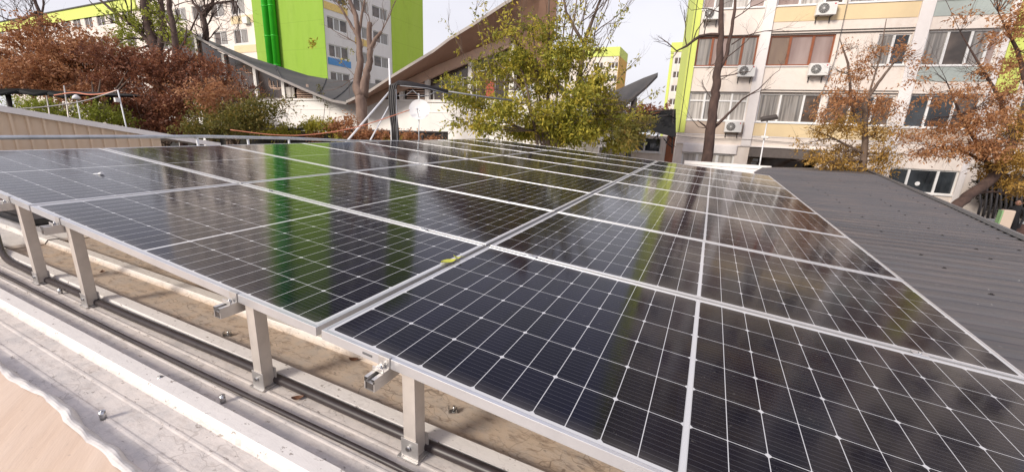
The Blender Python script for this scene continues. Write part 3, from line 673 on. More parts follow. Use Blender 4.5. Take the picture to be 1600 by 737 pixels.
ac0 = None
for (a, z, lab) in ((1.88, 6.80, 'white air conditioner high at the left, beside the lime strip'), (3.88, 4.08, 'white air conditioner under the brown-framed window behind the bare tree'),
                    (3.73, 1.34, 'white air conditioner under the curtained first floor window'), (6.78, 6.80, 'white air conditioner on the upper yellow panel'), (6.99, 4.14, 'white air conditioner below the brown blinds, with dark fan')):
    base = F.p(a, z-.29, .06)
    Mx = Matrix((F.t, F.n, Vector((0, 0, 1)))).transposed().to_4x4(); Mx.translation = base
    if ac0 is None:
        ac0 = thing('air_conditioner', lab, 'air conditioner', mat=Mx, group='air conditioners on the apartment block')
        c = MB(); c.b((-.40, .06, .03), (.40, .34, .58)); c.build('casing', M['ac'], ac0, bevel=.015, local=True)
        c = MB(); c.cyl((-.13, .341, .31), (-.13, .352, .31), .215, n=28); gq = c.build('fan_grille', M['grille'], ac0, local=True)
        c = MB()
        for rr in (.07, .12, .17, .212):
            pts = [(-.13+rr*math.cos(2*math.pi*i/24), .356, .31+rr*math.sin(2*math.pi*i/24)) for i in range(25)]
            c.tube(pts, .004, 5)
        for i in range(6):
            an = math.pi*i/6; c.tube([(-.13-.21*math.cos(an), .36, .31-.21*math.sin(an)), (-.13+.21*math.cos(an), .36, .31+.21*math.sin(an))], .004, 5)
        c.build('guard', M['ac'], gq, local=True)
        c = MB(); c.cyl((-.13, .353, .31), (-.13, .365, .31), .035, n=14); c.build('fan_hub', M['ac'], ac0, local=True)
        c = MB(); c.cyl((.30, .341, .49), (.30, .344, .49), .033, n=14); c.build('round_red_mark', M['red'], ac0, local=True)
        c = MB()
        for x in (-.28, .28): c.b((x-.02, .005, -.02), (x+.02, .36, .028)); c.b((x-.02, -.02, -.25), (x+.02, .004, .03))
        c.b((-.36, .03, .0285), (.36, .05, .0299)); c.build('bracket', M['dframe'], ac0, local=True)
    else: dup(ac0, Mx, lab)

# flood lamp on pole at the corner of the roofs
B0 = at(1186, 262, 17.2); T0 = at(1199, 188, 17.6)
t_ = thing('flood_lamp_post', 'thin post with flat flood lamp and small camera before the entrance', 'lamp', B0)
mb = MB(); mb.tube([B0+Vector((0, 0, -2)), B0, (B0+T0)/2, T0], .028, 8); mb.build('pole', M['white_pipe'], t_)
mb = MB(); Mx = Matrix.Translation(T0+Vector((.05, 0, .08))) @ Matrix.Rotation(R(-12), 4, 'Y') @ Matrix.Rotation(R(25), 4, 'X'); mb.b((-.32, -.18, -.03), (.32, .18, .04), Mx); mb.b((-.27, -.15, .041), (.27, .15, .075), Mx); mb.build('lamp_head', M['dframe'], t_, bevel=.01)
q = at(1192, 214, 17.35); mb = MB(); mb.b(q+Vector((-.07, -.1, -.05)), q+Vector((.14, .05, .05))); mb.cyl(q+Vector((.14, -.06, 0)), q+Vector((.20, -.08, -.04)), .05, n=10); mb.build('camera_box', M['ac'], t_, bevel=.008)
q = at(1178, 253, 17.2); mb = MB(); mb.b(q+Vector((-.10, -.05, -.14)), q+Vector((.10, .05, -.02))); mb.b(q+Vector((-.06, -.05, .02)), q+Vector((.14, .05, .14))); mb.build('junction_box', M['darkbox'], t_)

# ---------------------------------------------------------------- green tower and left blocks
gt = thing('green_tower_block', 'bright green tower block with white window bay behind the pavilion', 'building', (-42, 36, GZ))
G1 = Facade((-37.1, 31.9, 0), (-1, 0, 0), (0, -1, 0))     # end wall towards us
G2 = Facade((-37.1, 31.9, 0), (0, 1, 0), (1, 0, 0))       # window side
mb = MB(); mb.b((-48.1, 31.9, GZ), (-37.4, 48.4, 34)); mb.build('core', M['green'], gt)
mb = MB(); G1.box(mb, -.29, 11, GZ, 34, .002, .05); mb.build('green_end_wall', M['green'], gt)
holes = []; W2 = []
for k_ in range(-3, 9):
    tp = 8.78+2.73*k_
    for a0, a1, pn in ((.62, 3.30, [.33, .62]), (4.35, 6.5, [.5]), (7.2, 9.75, [.5])): W2.append((a0, a1, tp-1.27, tp, pn, k_)); holes.append((a0, a1, tp-1.27, tp))
mb = MB(); G2.wall(mb, .0, 10.35, GZ, 34, holes, .25); mb.build('window_wall', M['wallp'], gt)
mb = MB(); G2.box(mb, 10.355, 16.6, GZ, 34, -.3, .08); mb.build('yellow_green_wall', M['green2'], gt)
for a0, a1, b, t, pn, k_ in W2: G2.window(gt, a0, a1, b, t, pn, M['wframe'], [M['glass_w'], M['cur_b']], fr=.09, depth=.16, sill=False)
mb = MB(); G2.box(mb, .4, 3.5, 6.72, 7.42, .004, .05); mb.build('blue_panel', M['blue'], gt)
for a0, a1, b in ((.3, 3.4, 12.1), (4.3, 6.5, 9.45), (4.3, 6.5, 14.9)):
    mb = MB(); G2.box(mb, a0, a1, b, b+.7, .004, .05); mb.build('yellow_panel', M['yell'], gt)
for x, r in ((-45.15, .42), (-44.15, .36)):
    mb = MB(); mb.cyl((x, 31.45, 3), (x, 31.45, 34), r, n=24)
    for zz in range(3, 34, 3): mb.cyl((x, 31.45, zz+.6), (x, 31.45, zz+.72), r+.03, n=24)
    mb.build('ventilation_duct', M['duct'], gt)

lb_ = thing('long_apartment_block', 'long pale apartment block behind the bare trees, left of the green tower', 'building', (-66, 33, GZ))
L = Facade((-73, 32, 0), (1, 0, 0), (0, -1, 0))
holes = []; WL = []
for k_ in range(-3, 7):
    tp = 10.85+3.15*k_
    for i in range(6):
        a0 = 1.0+3.95*i; WL.append((a0, a0+2.6, tp-1.55, tp)); holes.append(WL[-1])
mb = MB(); closed_shell(L, mb, 0, 24.8, GZ, 34, 9, holes); mb.build('wall', M['wallw'], lb_)
for i, (a, b_, c, d) in enumerate(WL): L.window(lb_, a, b_, c, d, [.5], M['wframe'], [M['glass_w'], M['cur_b']] if i % 3 else [M['glass_w']], fr=.08, sill=False)
for k_ in (-1, 0, 1, 2):
    mb = MB(); L.box(mb, 20.6, 24.7, 8.3+3.15*k_, 9.1+3.15*k_, .004, .05); mb.build('spandrel_panel', M['spy'], lb_)
mb = MB(); L.box(mb, 23.2, 24.1, 11.3, 12.0, .05, .4); mb.build('air_unit', M['ac'], lb_)

lc = thing('lime_parapet_block', 'lower pale block with lime green parapet at the far left', 'building', (-109, 33, GZ))
L = Facade((-125, 32, 0), (1, 0, 0), (0, -1, 0)); holes = []
for k_ in range(-3, 2):
    tp = 11.6+3.15*k_
    for i in range(13): holes.append((1.0+3.9*i, 1.0+3.9*i+2.5, tp-1.5, tp))
mb = MB(); closed_shell(L, mb, 0, 51.9, GZ, 14.6, 10, holes); mb.build('wall', M['wallw'], lc)
for i, (a, b_, c, d) in enumerate(holes): L.window(lc, a, b_, c, d, [.5], M['wframe'], [M['glass_w']], fr=.08, sill=False)
mb = MB(); L.box(mb, 0, 51.9, 14.6, 16.1, -10, .15); mb.build('lime_parapet', M['lime'], lc)
mb = MB(); L.box(mb, -.2, 52, 16.1, 16.25, -10, .3); mb.build('roof_edge', M['dframe'], lc)

# distant blocks
def far_block(name, lab, F_, a1, z1, rows, wn, band, side, bandm, depth=9, z0=GZ, top=None):
    t_ = thing(name, lab, 'building', F_.p(a1/2, GZ)); holes = []
    for tp in rows:
        for a0, b0 in wn: holes.append((a0, b0, tp-1.35, tp))
    mb = MB(); closed_shell(F_, mb, 0, a1, z0, z1, depth, holes); mb.build('wall', M['wallw'], t_)
    for (a, b_, c, d) in holes: F_.window(t_, a, b_, c, d, [.33, .66], M['wframe'], [M['glass_w']], fr=.10, sill=False)
    mb = MB(); F_.box(mb, -.1, a1+.1, z1, z1+band, -depth, .15); mb.build('parapet', M[bandm], t_)
    if side: mb = MB(); F_.box(mb, a1+.005, a1+.1, z0, z1, -depth, .1); mb.build('ochre_side_wall', M[side], t_)
    return t_
Ff = Facade((-40.5, 96, 0), (1, 0, 0), (0, -1, 0))
far_block('distant_block', 'distant pale block with ochre side wall seen past the leafy tree', Ff, 20.3, 17.6, [16.4, 13.65, 10.9, 8.15, 5.4], [(1+3.4*i, 3.3+3.4*i) for i in range(6)], 1.9, 'orange', 'lime', 9)
Ff = Facade((-9.55, 97, 0), (1, 0, 0), (0, -1, 0))
fb = far_block('distant_tower', 'distant narrow tower with lime strip, just left of the near block', Ff, 9, 18.2, [17.1, 14.35, 11.6, 8.85, 6.1], [(.9, 3.2), (4.5, 6.8)], 1.8, None, 'lime', 9)
mb = MB(); Ff.box(mb, 0.01, .55, GZ, 18.1, .004, .1); mb.build('lime_strip', M['lime'], fb)

# ---------------------------------------------------------------- pavilion with saddle roof
pv = thing('saddle_roof_pavilion', 'white pavilion with grey saddle-shaped roof wings and brown soffit', 'pavilion', (-14, 15, GZ))
Pw = Facade((-34, 14, 0), (1, 0, 0), (0, -1, 0))
X = lambda x: x+34
dips = []
mb = MB(); Pw.wall(mb, 0, X(-2.6), .20, 1.70, [], .3); Pw.box(mb, 0, X(-2.6), 1.70, 1.80, -.35, .06); Pw.box(mb, 0, X(-2.6), 1.28, 1.31, .002, .02)
mb.quad((-2.6, 14, .2), (-2.6, 24, .2), (-2.6, 24, 1.7), (-2.6, 14, 1.7)); mb.quad((-34, 14, .2), (-2.6, 14, .2), (-2.6, 14.3, .2), (-34, 14.3, .2))
mb.build('white_wall', M['pavw'], pv)
mb = MB(); Pw.box(mb, X(-10.0), X(-2.6), GZ, .198, -.2, -.02); mb.build('lower_shutter_wall', M['pavw'], pv)
mb = MB()
for x in (-10.45, -8.0, -6.1): Pw.box(mb, X(x), X(x)+.04, GZ, .198, -.018, .01)
mb.build('joint_strips', M['fascia'], pv)
mb = MB(); mb.b((-34, 14.8, GZ), (-10.0, 14.9, .5)); mb.build('recess_back', M['dark'], pv)  # near-black back wall carries the shade of the openings in its colour
for i, x in enumerate((-30, -27.2, -24.5, -21.8, -19.4, -17.1, -14.75, -12.4)):
    mb = MB(); mb.b((x-.15, 14.02, GZ), (x+.15, 14.32, .2)); mb.build('lower_column', M['pavw'], pv)
# soffit height above the wall, left and right wing
leftE = [(-25.55, 5.24), (-23.31, 4.45), (-21.3, 3.74), (-19.48, 3.12), (-17.65, 2.56), (-16.2, 2.12), (-15.34, 1.88), (-14.43, 1.64), (-13.55, 1.54)]
rightE = [(-13.55, 1.54), (-13.27, 1.63), (-12.14, 2.0), (-10.9, 2.57), (-8.85, 3.43), (-8.16, 3.8), (-7.23, 4.19), (-5.99, 4.76), (-5.63, 4.9), (-4.6, 5.45), (-3.97, 5.85)]
leftB = [atY(*p, 19) for p in ((279, 43.7), (321.6, 60.8), (355, 75), (390, 89), (430, 102), (481, 118), (510, 123), (550.6, 128), (590, 131))]
wallT = [(-14.69, 1.59), (-14.3, 1.68), (-13.58, 1.89), (-12.14, 2.36), (-11.02, 2.69), (-9.77, 3.12), (-7.81, 3.69), (-6.8, 3.95), (-6.31, 4.12)]
def lerp(tab, x):
    if x <= tab[0][0]: return tab[0][1]
    for (a, za), (b, zb) in zip(tab, tab[1:]):
        if x <= b: return za+(zb-za)*(x-a)/(b-a)
    return tab[-1][1]
leftW = [(-28.5, 5.6), (-24.3, 4.03), (-21.6, 3.25), (-19.41, 2.58), (-17.1, 1.98), (-15.6, 1.72)]
# left wing shell: eave curve -> back curve
mb = MB(); mb.sm = True; n = len(leftE); K = 5
grid = []
for i in range(n):
    a = Vector((leftE[i][0], 12.7, leftE[i][1])); b = leftB[i]
    grid.append([a.lerp(b, j/K)+Vector((0, 0, -.10*math.sin(math.pi*j/K))) for j in range(K+1)])
for i in range(n-1):
    for j in range(K):
        p = (grid[i][j], grid[i+1][j], grid[i+1][j+1], grid[i][j+1]); mb.quad(*p); mb.quad(*[q-Vector((0, 0, .06)) for q in reversed(p)])
    mb.quad(grid[i][0]-Vector((0, 0, .06)), grid[i+1][0]-Vector((0, 0, .06)), grid[i+1][0], grid[i][0])
mb.build('left_roof_wing', M['shell'], pv)
mb = MB()
for i in range(n-1):
    a, b = grid[i][0], grid[i+1][0]; mb.quad(a+Vector((0, -.03, -.075)), b+Vector((0, -.03, -.075)), b+Vector((0, -.03, .03)), a+Vector((0, -.03, .03)))
    mb.quad(a+Vector((0, -.03, .03)), b+Vector((0, -.03, .03)), b+Vector((0, .05, .03)), a+Vector((0, .05, .03)))
mb.build('roof_edge_strip', plain('weathered_edge', (.30, .27, .25), .7), pv)
mb = MB()
for i in (4, 6, 7):
    for j in range(K): mb.tube([grid[i][j]+Vector((0, 0, .015)), grid[i][j+1]+Vector((0, 0, .015))], .035, 6)
mb.build('roof_seam', M['shell'], pv)
# right wing: soffit from eave curve to wall top, right hand edge rises then drops away
n = len(rightE); rows = []
back = [Vector((x, 14, z)) for x, z in wallT] + [atY(832, 88, 14), atY(858, 112, 14.2), atY(912, 128, 15)]
mb = MB(); mb.sm = True
bb = []
for i in range(n):
    bb.append(back[min(i, len(back)-1)])
for i in range(n):
    a = Vector((rightE[i][0], 12.7, rightE[i][1])); rows.append([a.lerp(bb[i], j/4)+Vector((0, 0, -.06*math.sin(math.pi*j/4))) for j in range(5)]+[bb[i]+Vector((0, 4.5, -.9 if i < n-1 else -1.6))])
for i in range(n-1):
    for j in range(5): mb.quad(rows[i][j], rows[i][j+1], rows[i+1][j+1], rows[i+1][j])
mb.build('soffit', M['soffit'], pv)
mb = MB(); mb.sm = True
for i in range(n-1):
    for j in range(5): mb.quad(*[q+Vector((0, 0, .07)) for q in (rows[i][j], rows[i+1][j], rows[i+1][j+1], rows[i][j+1])])
for j in range(5): mb.quad(rows[-1][j]+Vector((.01, 0, 0)), rows[-1][j+1]+Vector((.01, 0, 0)), rows[-1][j+1]+Vector((.01, 0, .07)), rows[-1][j]+Vector((.01, 0, .07)))
mb.build('right_roof_wing', M['shell'], pv)
mb = MB()
for i in range(n-1):
    a, b = rows[i][0], rows[i+1][0]; mb.quad(a+Vector((0, -.03, -.02)), b+Vector((0, -.03, -.02)), b+Vector((0, -.03, .09)), a+Vector((0, -.03, .09)))
    mb.quad(a+Vector((0, -.03, .09)), b+Vector((0, -.03, .09)), b+Vector((0, .06, .09)), a+Vector((0, .06, .09)))
mb.build('roof_edge_strip', plain('weathered_edge', (.36, .32, .29), .7), pv)
# valley piece behind V
mb = MB(); mb.sm = True
v0 = Vector((-13.55, 12.7, 1.58)); L2 = [leftB[-1], atY(590, 131, 19), atY(604.5, 124, 19), atY(640, 112, 19)]
fr = [v0, Vector((-13.0, 12.75, 1.82)), Vector((-12.1, 12.8, 2.12)), Vector((-10.9, 12.9, 2.68))]
for i in range(3): mb.quad(fr[i], fr[i+1], L2[i+1], L2[i])
mb.build('roof_valley', M['shell'], pv)
# fascia beam under the right soffit
mb = MB()
for (a, za), (b, zb) in zip(wallT[1:], wallT[2:]): mb.prism([(a, za-.40), (b, zb-.40), (b, zb+.02), (a, za+.02)], 0, 1, lambda u, v, w_: Vector((u, 13.93+.12*w_, v)))
mb.build('fascia_beam', M['fascia'], pv)
# clerestory glazing and posts
posts = [-28.9, -26.6, -24.2, -21.6, -19.4, -17.1]
for i in range(len(posts)-1):
    a, b = posts[i], posts[i+1]; g_ = MB(); mb2 = MB()
    g_.prism([(a, 1.8), (b, 1.8), (b, max(1.82, lerp(leftW, b)+.1)), (a, lerp(leftW, a)+.1)], 0, 1, lambda u, v, w_: Vector((u, 14.08+.02*w_, v)))
    go = g_.build('glazing_bay', M['pavg'], pv)
    for k_ in range(5):
        xx = a+.35+random.random()*(b-a-.8); zz = 2.0+random.random()*max(.1, lerp(leftW, xx)-2.3)
        mb2.b((xx, 14.055, zz), (xx+.5, 14.075, zz+.025)); mb2.b((xx, 14.05, zz+.03), (xx+.025, 14.07, zz+.4))
    mb2.build('glazing_bars', M['fascia'], go)
for x in posts:
    mb = MB(); mb.b((x-.10, 13.95, 1.8), (x+.13, 14.2, lerp(leftW, x)+.12)); mb.build('post', M['pavw'], pv)
mb = MB(); mb.b((-16.9, 14.04, 1.80), (-15.3, 14.07, 1.83)); mb.build('post', M['pavw'], pv)
# left louvre and pale window in the bay by the valley
mb = MB(); Pw.box(mb, X(-19.2), X(-18.55), 1.85, 2.35, .0, .03); mb.build('pale_window', M['cur_a'], pv)
mb = MB()
for z in np.arange(1.84, 2.2, .085): mb.b((-18.4, 13.98, z), (-17.25, 14.03, z+.03))
mb.build('louvre', M['fascia'], pv)
rp = [-13.3, -11.6, -10.2, -8.05, -6.2]
for i in range(len(rp)-1):
    a, b = rp[i], rp[i+1]; g_ = MB()
    za, zb = lerp(wallT, a)-.35, lerp(wallT, b)-.35
    g_.prism([(a, 1.8), (b, 1.8), (b, zb), (a, max(za, 1.82))], 0, 1, lambda u, v, w_: Vector((u, 14.08+.02*w_, v)))
    go = g_.build('glazing_bay', M['pavg'], pv); mb2 = MB()
    if i >= 2:
        for k_ in range(4):
            xx = a+(b-a)*(k_+.6)/4.4; top = lerp(wallT, xx)-.5; z1_ = 2.1+random.random()*(top-2.3); mb2.b((xx, 14.05, 1.8), (xx+.03, 14.075, z1_)); mb2.b((xx, 14.045, z1_), (xx+.45, 14.07, z1_+.03))
            mb2.b((xx+.42, 14.04, z1_+.03), (xx+.45, 14.065, top))
        mb2.build('glazing_bars', M['wframe'], go)
for x in rp[1:]:
    mb = MB(); mb.b((x-.08, 13.94, 1.8), (x+.12, 14.2, lerp(wallT, x)-.30)); mb.build('post', M['pavw'], pv)
mb = MB()
for z in np.arange(1.84, 2.5, .10): mb.b((-11.3, 13.99, z), (-10.35, 14.03, z+.035))
mb.build('louvre', M['fascia'], pv)
mb = MB(); mb.b((-7.35, 14.0, 1.95), (-6.95, 14.04, 2.55)); mb.build('red_notice', plain('dull_red', (.42, .07, .03), .6), pv)
# right roof wing tip
up_ = [atY(1028, 113.5, 20.5), atY(1005, 122, 20.5), atY(985, 131, 20.5), atY(940, 151, 20.5), atY(900, 163, 20.5), atY(870, 168, 20.5)]
dn_ = [atY(1028, 116.5, 18.5), atY(1012, 133, 17.6), atY(990, 152, 17), atY(962, 176, 16.4), atY(925, 192, 16), atY(890, 205, 15.8)]
mb = MB(); mb.sm = True
for i in range(5):
    mb.quad(dn_[i+1], dn_[i], up_[i], up_[i+1]); d = Vector((0, 0, .12)); mb.quad(up_[i+1]-d, up_[i]-d, dn_[i]-d, dn_[i+1]-d); mb.quad(dn_[i+1]-d, dn_[i]-d, dn_[i], dn_[i+1])
mb.build('rear_roof_tip', M['shell'], pv)
mb = MB(); mb.tube([dn_[2]+Vector((0, .2, 0)), dn_[2]+Vector((0, .2, -3.5))], .12, 10); mb.build('tip_column', M['dframe'], pv)

# low dark annex right of pavilion
t_ = thing('glazed_lean_to', 'low white lean-to with dark windows behind the leafy tree', 'lean-to', (-1.5, 20, GZ))
A_ = Facade((-4.6, 20, 0), (1, 0, 0), (0, -1, 0))
mb = MB(); closed_shell(A_, mb, 0, 3.75, GZ, .72, 3, [(.3, 1.9, -.05, .62), (2.0, 3.5, -.05, .62)]); mb.build('wall', M['wallw'], t_)
for a, b_ in ((.3, 1.9), (2.0, 3.5)): A_.window(t_, a, b_, -.05, .62, [.5], M['wframe'], [M['glass']], fr=.05)
mb = MB(); A_.box(mb, 3.76, 4.1, GZ, .9, -.3, .02); mb.build('brown_door_post', M['bframe'], t_)
t_ = thing('shade_net_shelter', 'dark netted shelter frame beside the near apartment block', 'shelter', (-1.4, 19.5, GZ))
mb = MB()
sheet = [[at(990+22*i, 176+j*11+6*math.sin(i*1.7+j), 17.9-.25*j+.1*math.sin(i*2+j)) for i in range(4)] for j in range(4)]
for j in range(3):
    for i in range(3): mb.quad(sheet[j][i], sheet[j][i+1], sheet[j+1][i+1], sheet[j+1][i])
rs_ = random.Random(77)
for i in range(46):
    a_ = (rs_.uniform(985, 1052), rs_.uniform(174, 218)); b_ = (a_[0]+rs_.uniform(-28, 28), a_[1]+rs_.uniform(-10, 14))
    p = at(*a_, 17.3); q = at(min(1056, b_[0]), b_[1], 17.4); mb.tube([p, p.lerp(q, .5)+Vector((0, 0, rs_.uniform(-.15, .08))), q], rs_.uniform(.010, .026), 5)
mb.build('bundled_net', M['net'], t_)
mb = MB()
for p in ([at(1000, 176, 17.6), at(1052, 172, 17.6)], [at(1052, 172, 17.6), at(1050, 240, 17.6)], [at(1006, 186, 17.6), at(1052, 179, 17.6)]): mb.tube(p, .035, 6)
mb.build('frame', M['dframe'], t_)

# ---------------------------------------------------------------- mast, dish, struts near the array's far left edge
t_ = thing('cable_mast', 'white braced post with black cable bundle and lattice arm behind the array', 'mast', at(612, 216, 9.3))
z_ = Vector((0, 0, -.6))
mb = MB(); mb.tube([at(612, 222, 9.3)+z_, at(612, 216, 9.3), at(608, 92, 9.3)], .022, 8); mb.build('white_post', M['white_pipe'], t_)
for a, b in (((541, 222), (609, 143)), ((577, 222), (611, 160))):
    mb = MB(); p, q = at(*a, 9.0), at(*b, 9.28); mb.tube([p+(p-q)*.15, p, q], .021 if a[0] < 560 else .015, 8); mb.build('strut', M['white_pipe'], t_)
mb = MB()
for dx in (-4.5, -1.2, 2.0, 5.2):
    mb.tube([at(618+dx, 226, 9.25), at(617+dx*.9, 200, 9.25), at(613+dx, 170, 9.25), at(612+dx*.8, 145, 9.25), at(614+dx, 134, 9.25), at(620+dx*.5, 129-dx*.4, 9.25), at(640, 131-dx*.5, 9.3), at(700, 143-dx*.3, 9.5)], .026 if dx < 4 else .02, 7)
mb.build('cable_bundle', M['black'], t_)
mb = MB(); mb.tube([at(700, 143, 9.5), at(760, 152, 9.8), at(800, 157, 10)], .02, 7); mb.tube([at(625, 134, 9.2), at(668, 138, 9.3), at(706, 148, 9.5)], .012, 7)
mb.tube([at(619, 140, 9.2), at(621, 220, 9.2)], .014, 7)
P_ = [(620, 150), (634, 149), (645, 141), (655, 150), (668, 150), (682, 143)]
for a, b in zip(P_, P_[1:]): mb.tube([at(*a, 9.3), at(*b, 9.3)], .010, 6)
mb.build('lattice_arm', plain('dull_grey_metal', (.22, .22, .23), .5, .3), t_)
dc = at(655, 171, 9.4)
t_ = thing('satellite_dish', 'round white satellite dish on a short mast behind the array', 'satellite dish', at(655, 222, 9.4))
nrm = (CAM-dc).normalized(); nrm = (nrm+Vector((-.25, 0, .35))).normalized(); e1 = nrm.orthogonal().normalized(); e2 = nrm.cross(e1)
mb = MB(); mb.sm = True; RR = .245; rg = 6; sg = 28
def DP(i, k_, off=0): r = RR*i/rg; a = 2*math.pi*k_/sg; return dc+e1*r*math.cos(a)+e2*r*math.sin(a)+nrm*(.05*(i/rg)**2-.05+off)
for i in range(rg):
    for k_ in range(sg): mb.quad(DP(i, k_), DP(i+1, k_), DP(i+1, k_+1), DP(i, k_+1)); mb.quad(DP(i, k_, -.008), DP(i, k_+1, -.008), DP(i+1, k_+1, -.008), DP(i+1, k_, -.008))
for k_ in range(sg): mb.quad(DP(rg, k_), DP(rg, k_, -.008), DP(rg, k_+1, -.008), DP(rg, k_+1))
mb.build('reflector', M['dish'], t_)
mb = MB(); mb.tube([at(655, 232, 9.45), at(654, 195, 9.45), dc-nrm*.06], .014, 8); mb.build('mast', M['galv'], t_)
mb = MB(); fp = dc+nrm*.26+Vector((0, 0, -.07)); mb.tube([dc+Vector((0, 0, -.22)), fp], .008, 6); mb.build('feed_arm', M['galv'], t_)
mb = MB(); mb.cyl(fp, fp-nrm*.07, .022, n=10); mb.build('receiver', M['galv'], t_)
mb = MB(); mb.cyl(at(654, 146, 9.4), at(655, 158, 9.45), .02, n=8); mb.build('top_tab', M['white_pipe'], t_)

# ---------------------------------------------------------------- left yard: canopy, poles, cables
t_ = thing('black_net_canopy', 'black shade net canopy on thin posts at the far left', 'canopy', at(50, 200, 12))
mb = MB(); a = [at(-40, 143, 11.5), at(30, 141, 11.8), at(75, 144, 12), at(118, 148, 12.2)]; b = [p+Vector((-.5, 2.2, .15)) for p in a]
for i in range(3):
    for dz in (0, -.05): mb.quad(*[p+Vector((0, 0, dz)) for p in (a[i], a[i+1], b[i+1], b[i])])
    mb.quad(a[i]+Vector((0, 0, -.12)), a[i+1]+Vector((0, 0, -.07)), a[i+1]+Vector((0, 0, .05)), a[i]+Vector((0, 0, .05)))
    mb.tube([a[i]+Vector((0, 0, -.04)), a[i].lerp(a[i+1], .5)+Vector((0, 0, -.10)), a[i+1]+Vector((0, 0, -.03))], .05, 6)
mb.build('net', M['net'], t_)
for px_ in (12, 72, 100):
    mb = MB(); mb.tube([at(px_+6, 205, 12)+Vector((0, 0, -1)), at(px_, 145 if px_ < 99 else 134, 12)], .017 if px_ > 20 else .06, 8); mb.build('post', M['alu_tan'] if px_ > 20 else M['dframe'], t_)
pp = at(184, 141, 11)
t_ = thing('leaning_pole', 'thin pale metal pole with cables tied to its top, left yard', 'pole', at(197, 197, 11))
mb = MB(); mb.tube([at(202, 215, 11)+Vector((0, 0, -1.5)), at(197, 197, 11), pp], .017, 8); mb.build('shaft', M['white_pipe'], t_)
mb = MB(); mb.b(at(184, 156, 10.95)+Vector((-.06, -.06, -.06)), at(184, 156, 10.95)+Vector((.03, .03, .05))); mb.build('insulator', M['ac'], t_)
t_ = thing('yard_lamp', 'small lamp with white conical shade on a thin pole behind the beige shed', 'lamp', at(126, 200, 11.5))
mb = MB(); mb.tube([at(127, 205, 11.5)+Vector((0, 0, -1)), at(120, 156, 11.5)], .014, 8); mb.build('shaft', M['white_pipe'], t_)
mb = MB(); q = at(119, 152, 11.5); mb.tube([q+Vector((0, 0, -.05)), q+Vector((0, 0, .02)), q+Vector((0, 0, .07))], [.10, .075, .02], 14); mb.build('lamp_shade', M['ac'], t_)
cable('slack_cable', 'orange-pink cable sagging from the leaning pole to the canopy', [pp, at(165, 146, 11.2), at(140, 148, 11.4), at(115, 145, 11.8), at(85, 149, 12)], .018, M['cable_o'])
cable('slack_cable', 'tan cable sloping from the leaning pole down behind the beige shed', [pp, at(160, 149, 10.9), at(130, 158, 10.7), at(80, 166, 10.4), at(20, 171, 10)], .014, M['alu_tan'])
cable('slack_cable', 'pinkish wire running from the rail past the cut tree to the mast', [at(360, 203, 8), at(430, 211, 8.3), at(490, 210, 8.6), at(560, 198, 8.9), at(640, 172, 9.3)], .010, M['cable_o'])

# ---------------------------------------------------------------- plants
DENS = 1.9
def leaf_mesh(name, clumps, mats, parent, size=.10, spray=.35, per=9, droop=.4, seed=1, aspect=.42):
    "clumps: (centre, (rx,ry,rz), sprays, material index). Every leaf is a small folded blade on a spray"
    g_ = np.random.default_rng(seed); Vs = []; Ms = []; Ts = []
    for c, rad, ns, mi in clumps:
        ns = max(2, int(ns*DENS)); c = np.array(c); rad = np.array(rad)
        d = g_.normal(size=(ns, 3)); d /= np.linalg.norm(d, axis=1)[:, None]
        rr = g_.random(ns)**.42; bump_ = 1+.25*np.sin(d[:, 0]*5+seed)*np.cos(d[:, 2]*6+seed*2)
        nc = max(2, ns//8); o = c+d*rad*(rr*bump_)[:, None]
        lab_ = g_.integers(0, nc, ns); o = o*.35+o[lab_]*.65; tn = .55*g_.random(nc)[lab_]+.45*g_.random(ns)
        ax = d+g_.normal(size=(ns, 3))*.7; ax[:, 2] -= droop; ax /= np.linalg.norm(ax, axis=1)[:, None]
        for k_ in range(per):
            t = (k_+g_.random(ns))/per; pos = o+ax*(t*spray*(.6+.8*g_.random(ns)))[:, None]+g_.normal(size=(ns, 3))*.03
            l = ax*.5+g_.normal(size=(ns, 3))*.75; l[:, 2] -= droop*.8; l /= np.linalg.norm(l, axis=1)[:, None]
            s = np.cross(l, g_.normal(size=(ns, 3))); s /= np.linalg.norm(s, axis=1)[:, None]; nn = np.cross(l, s)
            sz = size*(.45+1.1*g_.random(ns))[:, None]
            Ts.append(tn); a = pos; tip = pos+l*sz; md = pos+l*sz*.45-nn*sz*.06
            Vs.append(np.stack([a, md+s*sz*aspect*.5+nn*sz*.1, tip, md-s*sz*aspect*.5+nn*sz*.1], 1)); Ms.append(np.full(ns, mi))
    V_ = np.concatenate(Vs); mi = np.concatenate(Ms); n = len(V_)
    me = bpy.data.meshes.new(name); inv = np.array(wm(parent).inverted()); co = V_.reshape(-1, 3)@inv[:3, :3].T+inv[:3, 3]
    me.vertices.add(n*4); me.vertices.foreach_set('co', co.astype(np.float32).ravel())
    me.loops.add(n*4); me.loops.foreach_set('vertex_index', np.arange(n*4, dtype=np.int32))
    me.polygons.add(n); me.polygons.foreach_set('loop_start', np.arange(0, n*4, 4, dtype=np.int32)); me.polygons.foreach_set('loop_total', np.full(n, 4, dtype=np.int32))
    for q in mats: me.materials.append(q)
    me.polygons.foreach_set('material_index', mi.astype(np.int32)); me.update()
    ta = me.attributes.new('tone', 'FLOAT', 'FACE'); ta.data.foreach_set('value', np.concatenate(Ts).astype(np.float32))
    o = bpy.data.objects.new(name, me); COL.objects.link(o)
    if parent: o.parent = parent; WM[o.name] = wm(parent).copy()
    return o
def wob(p, q, n, amt, rnd):
    p, q = Vector(p), Vector(q); L_ = (q-p).length; out = []
    off = Vector((0, 0, 0))
    for i in range(n+1):
        t = i/n; off = off+Vector((rnd.gauss(0, 1), rnd.gauss(0, 1), rnd.gauss(0, 1)))*amt*L_/n
        out.append(p.lerp(q, t)+off*math.sin(math.pi*min(1, t*1.0)))
    return out
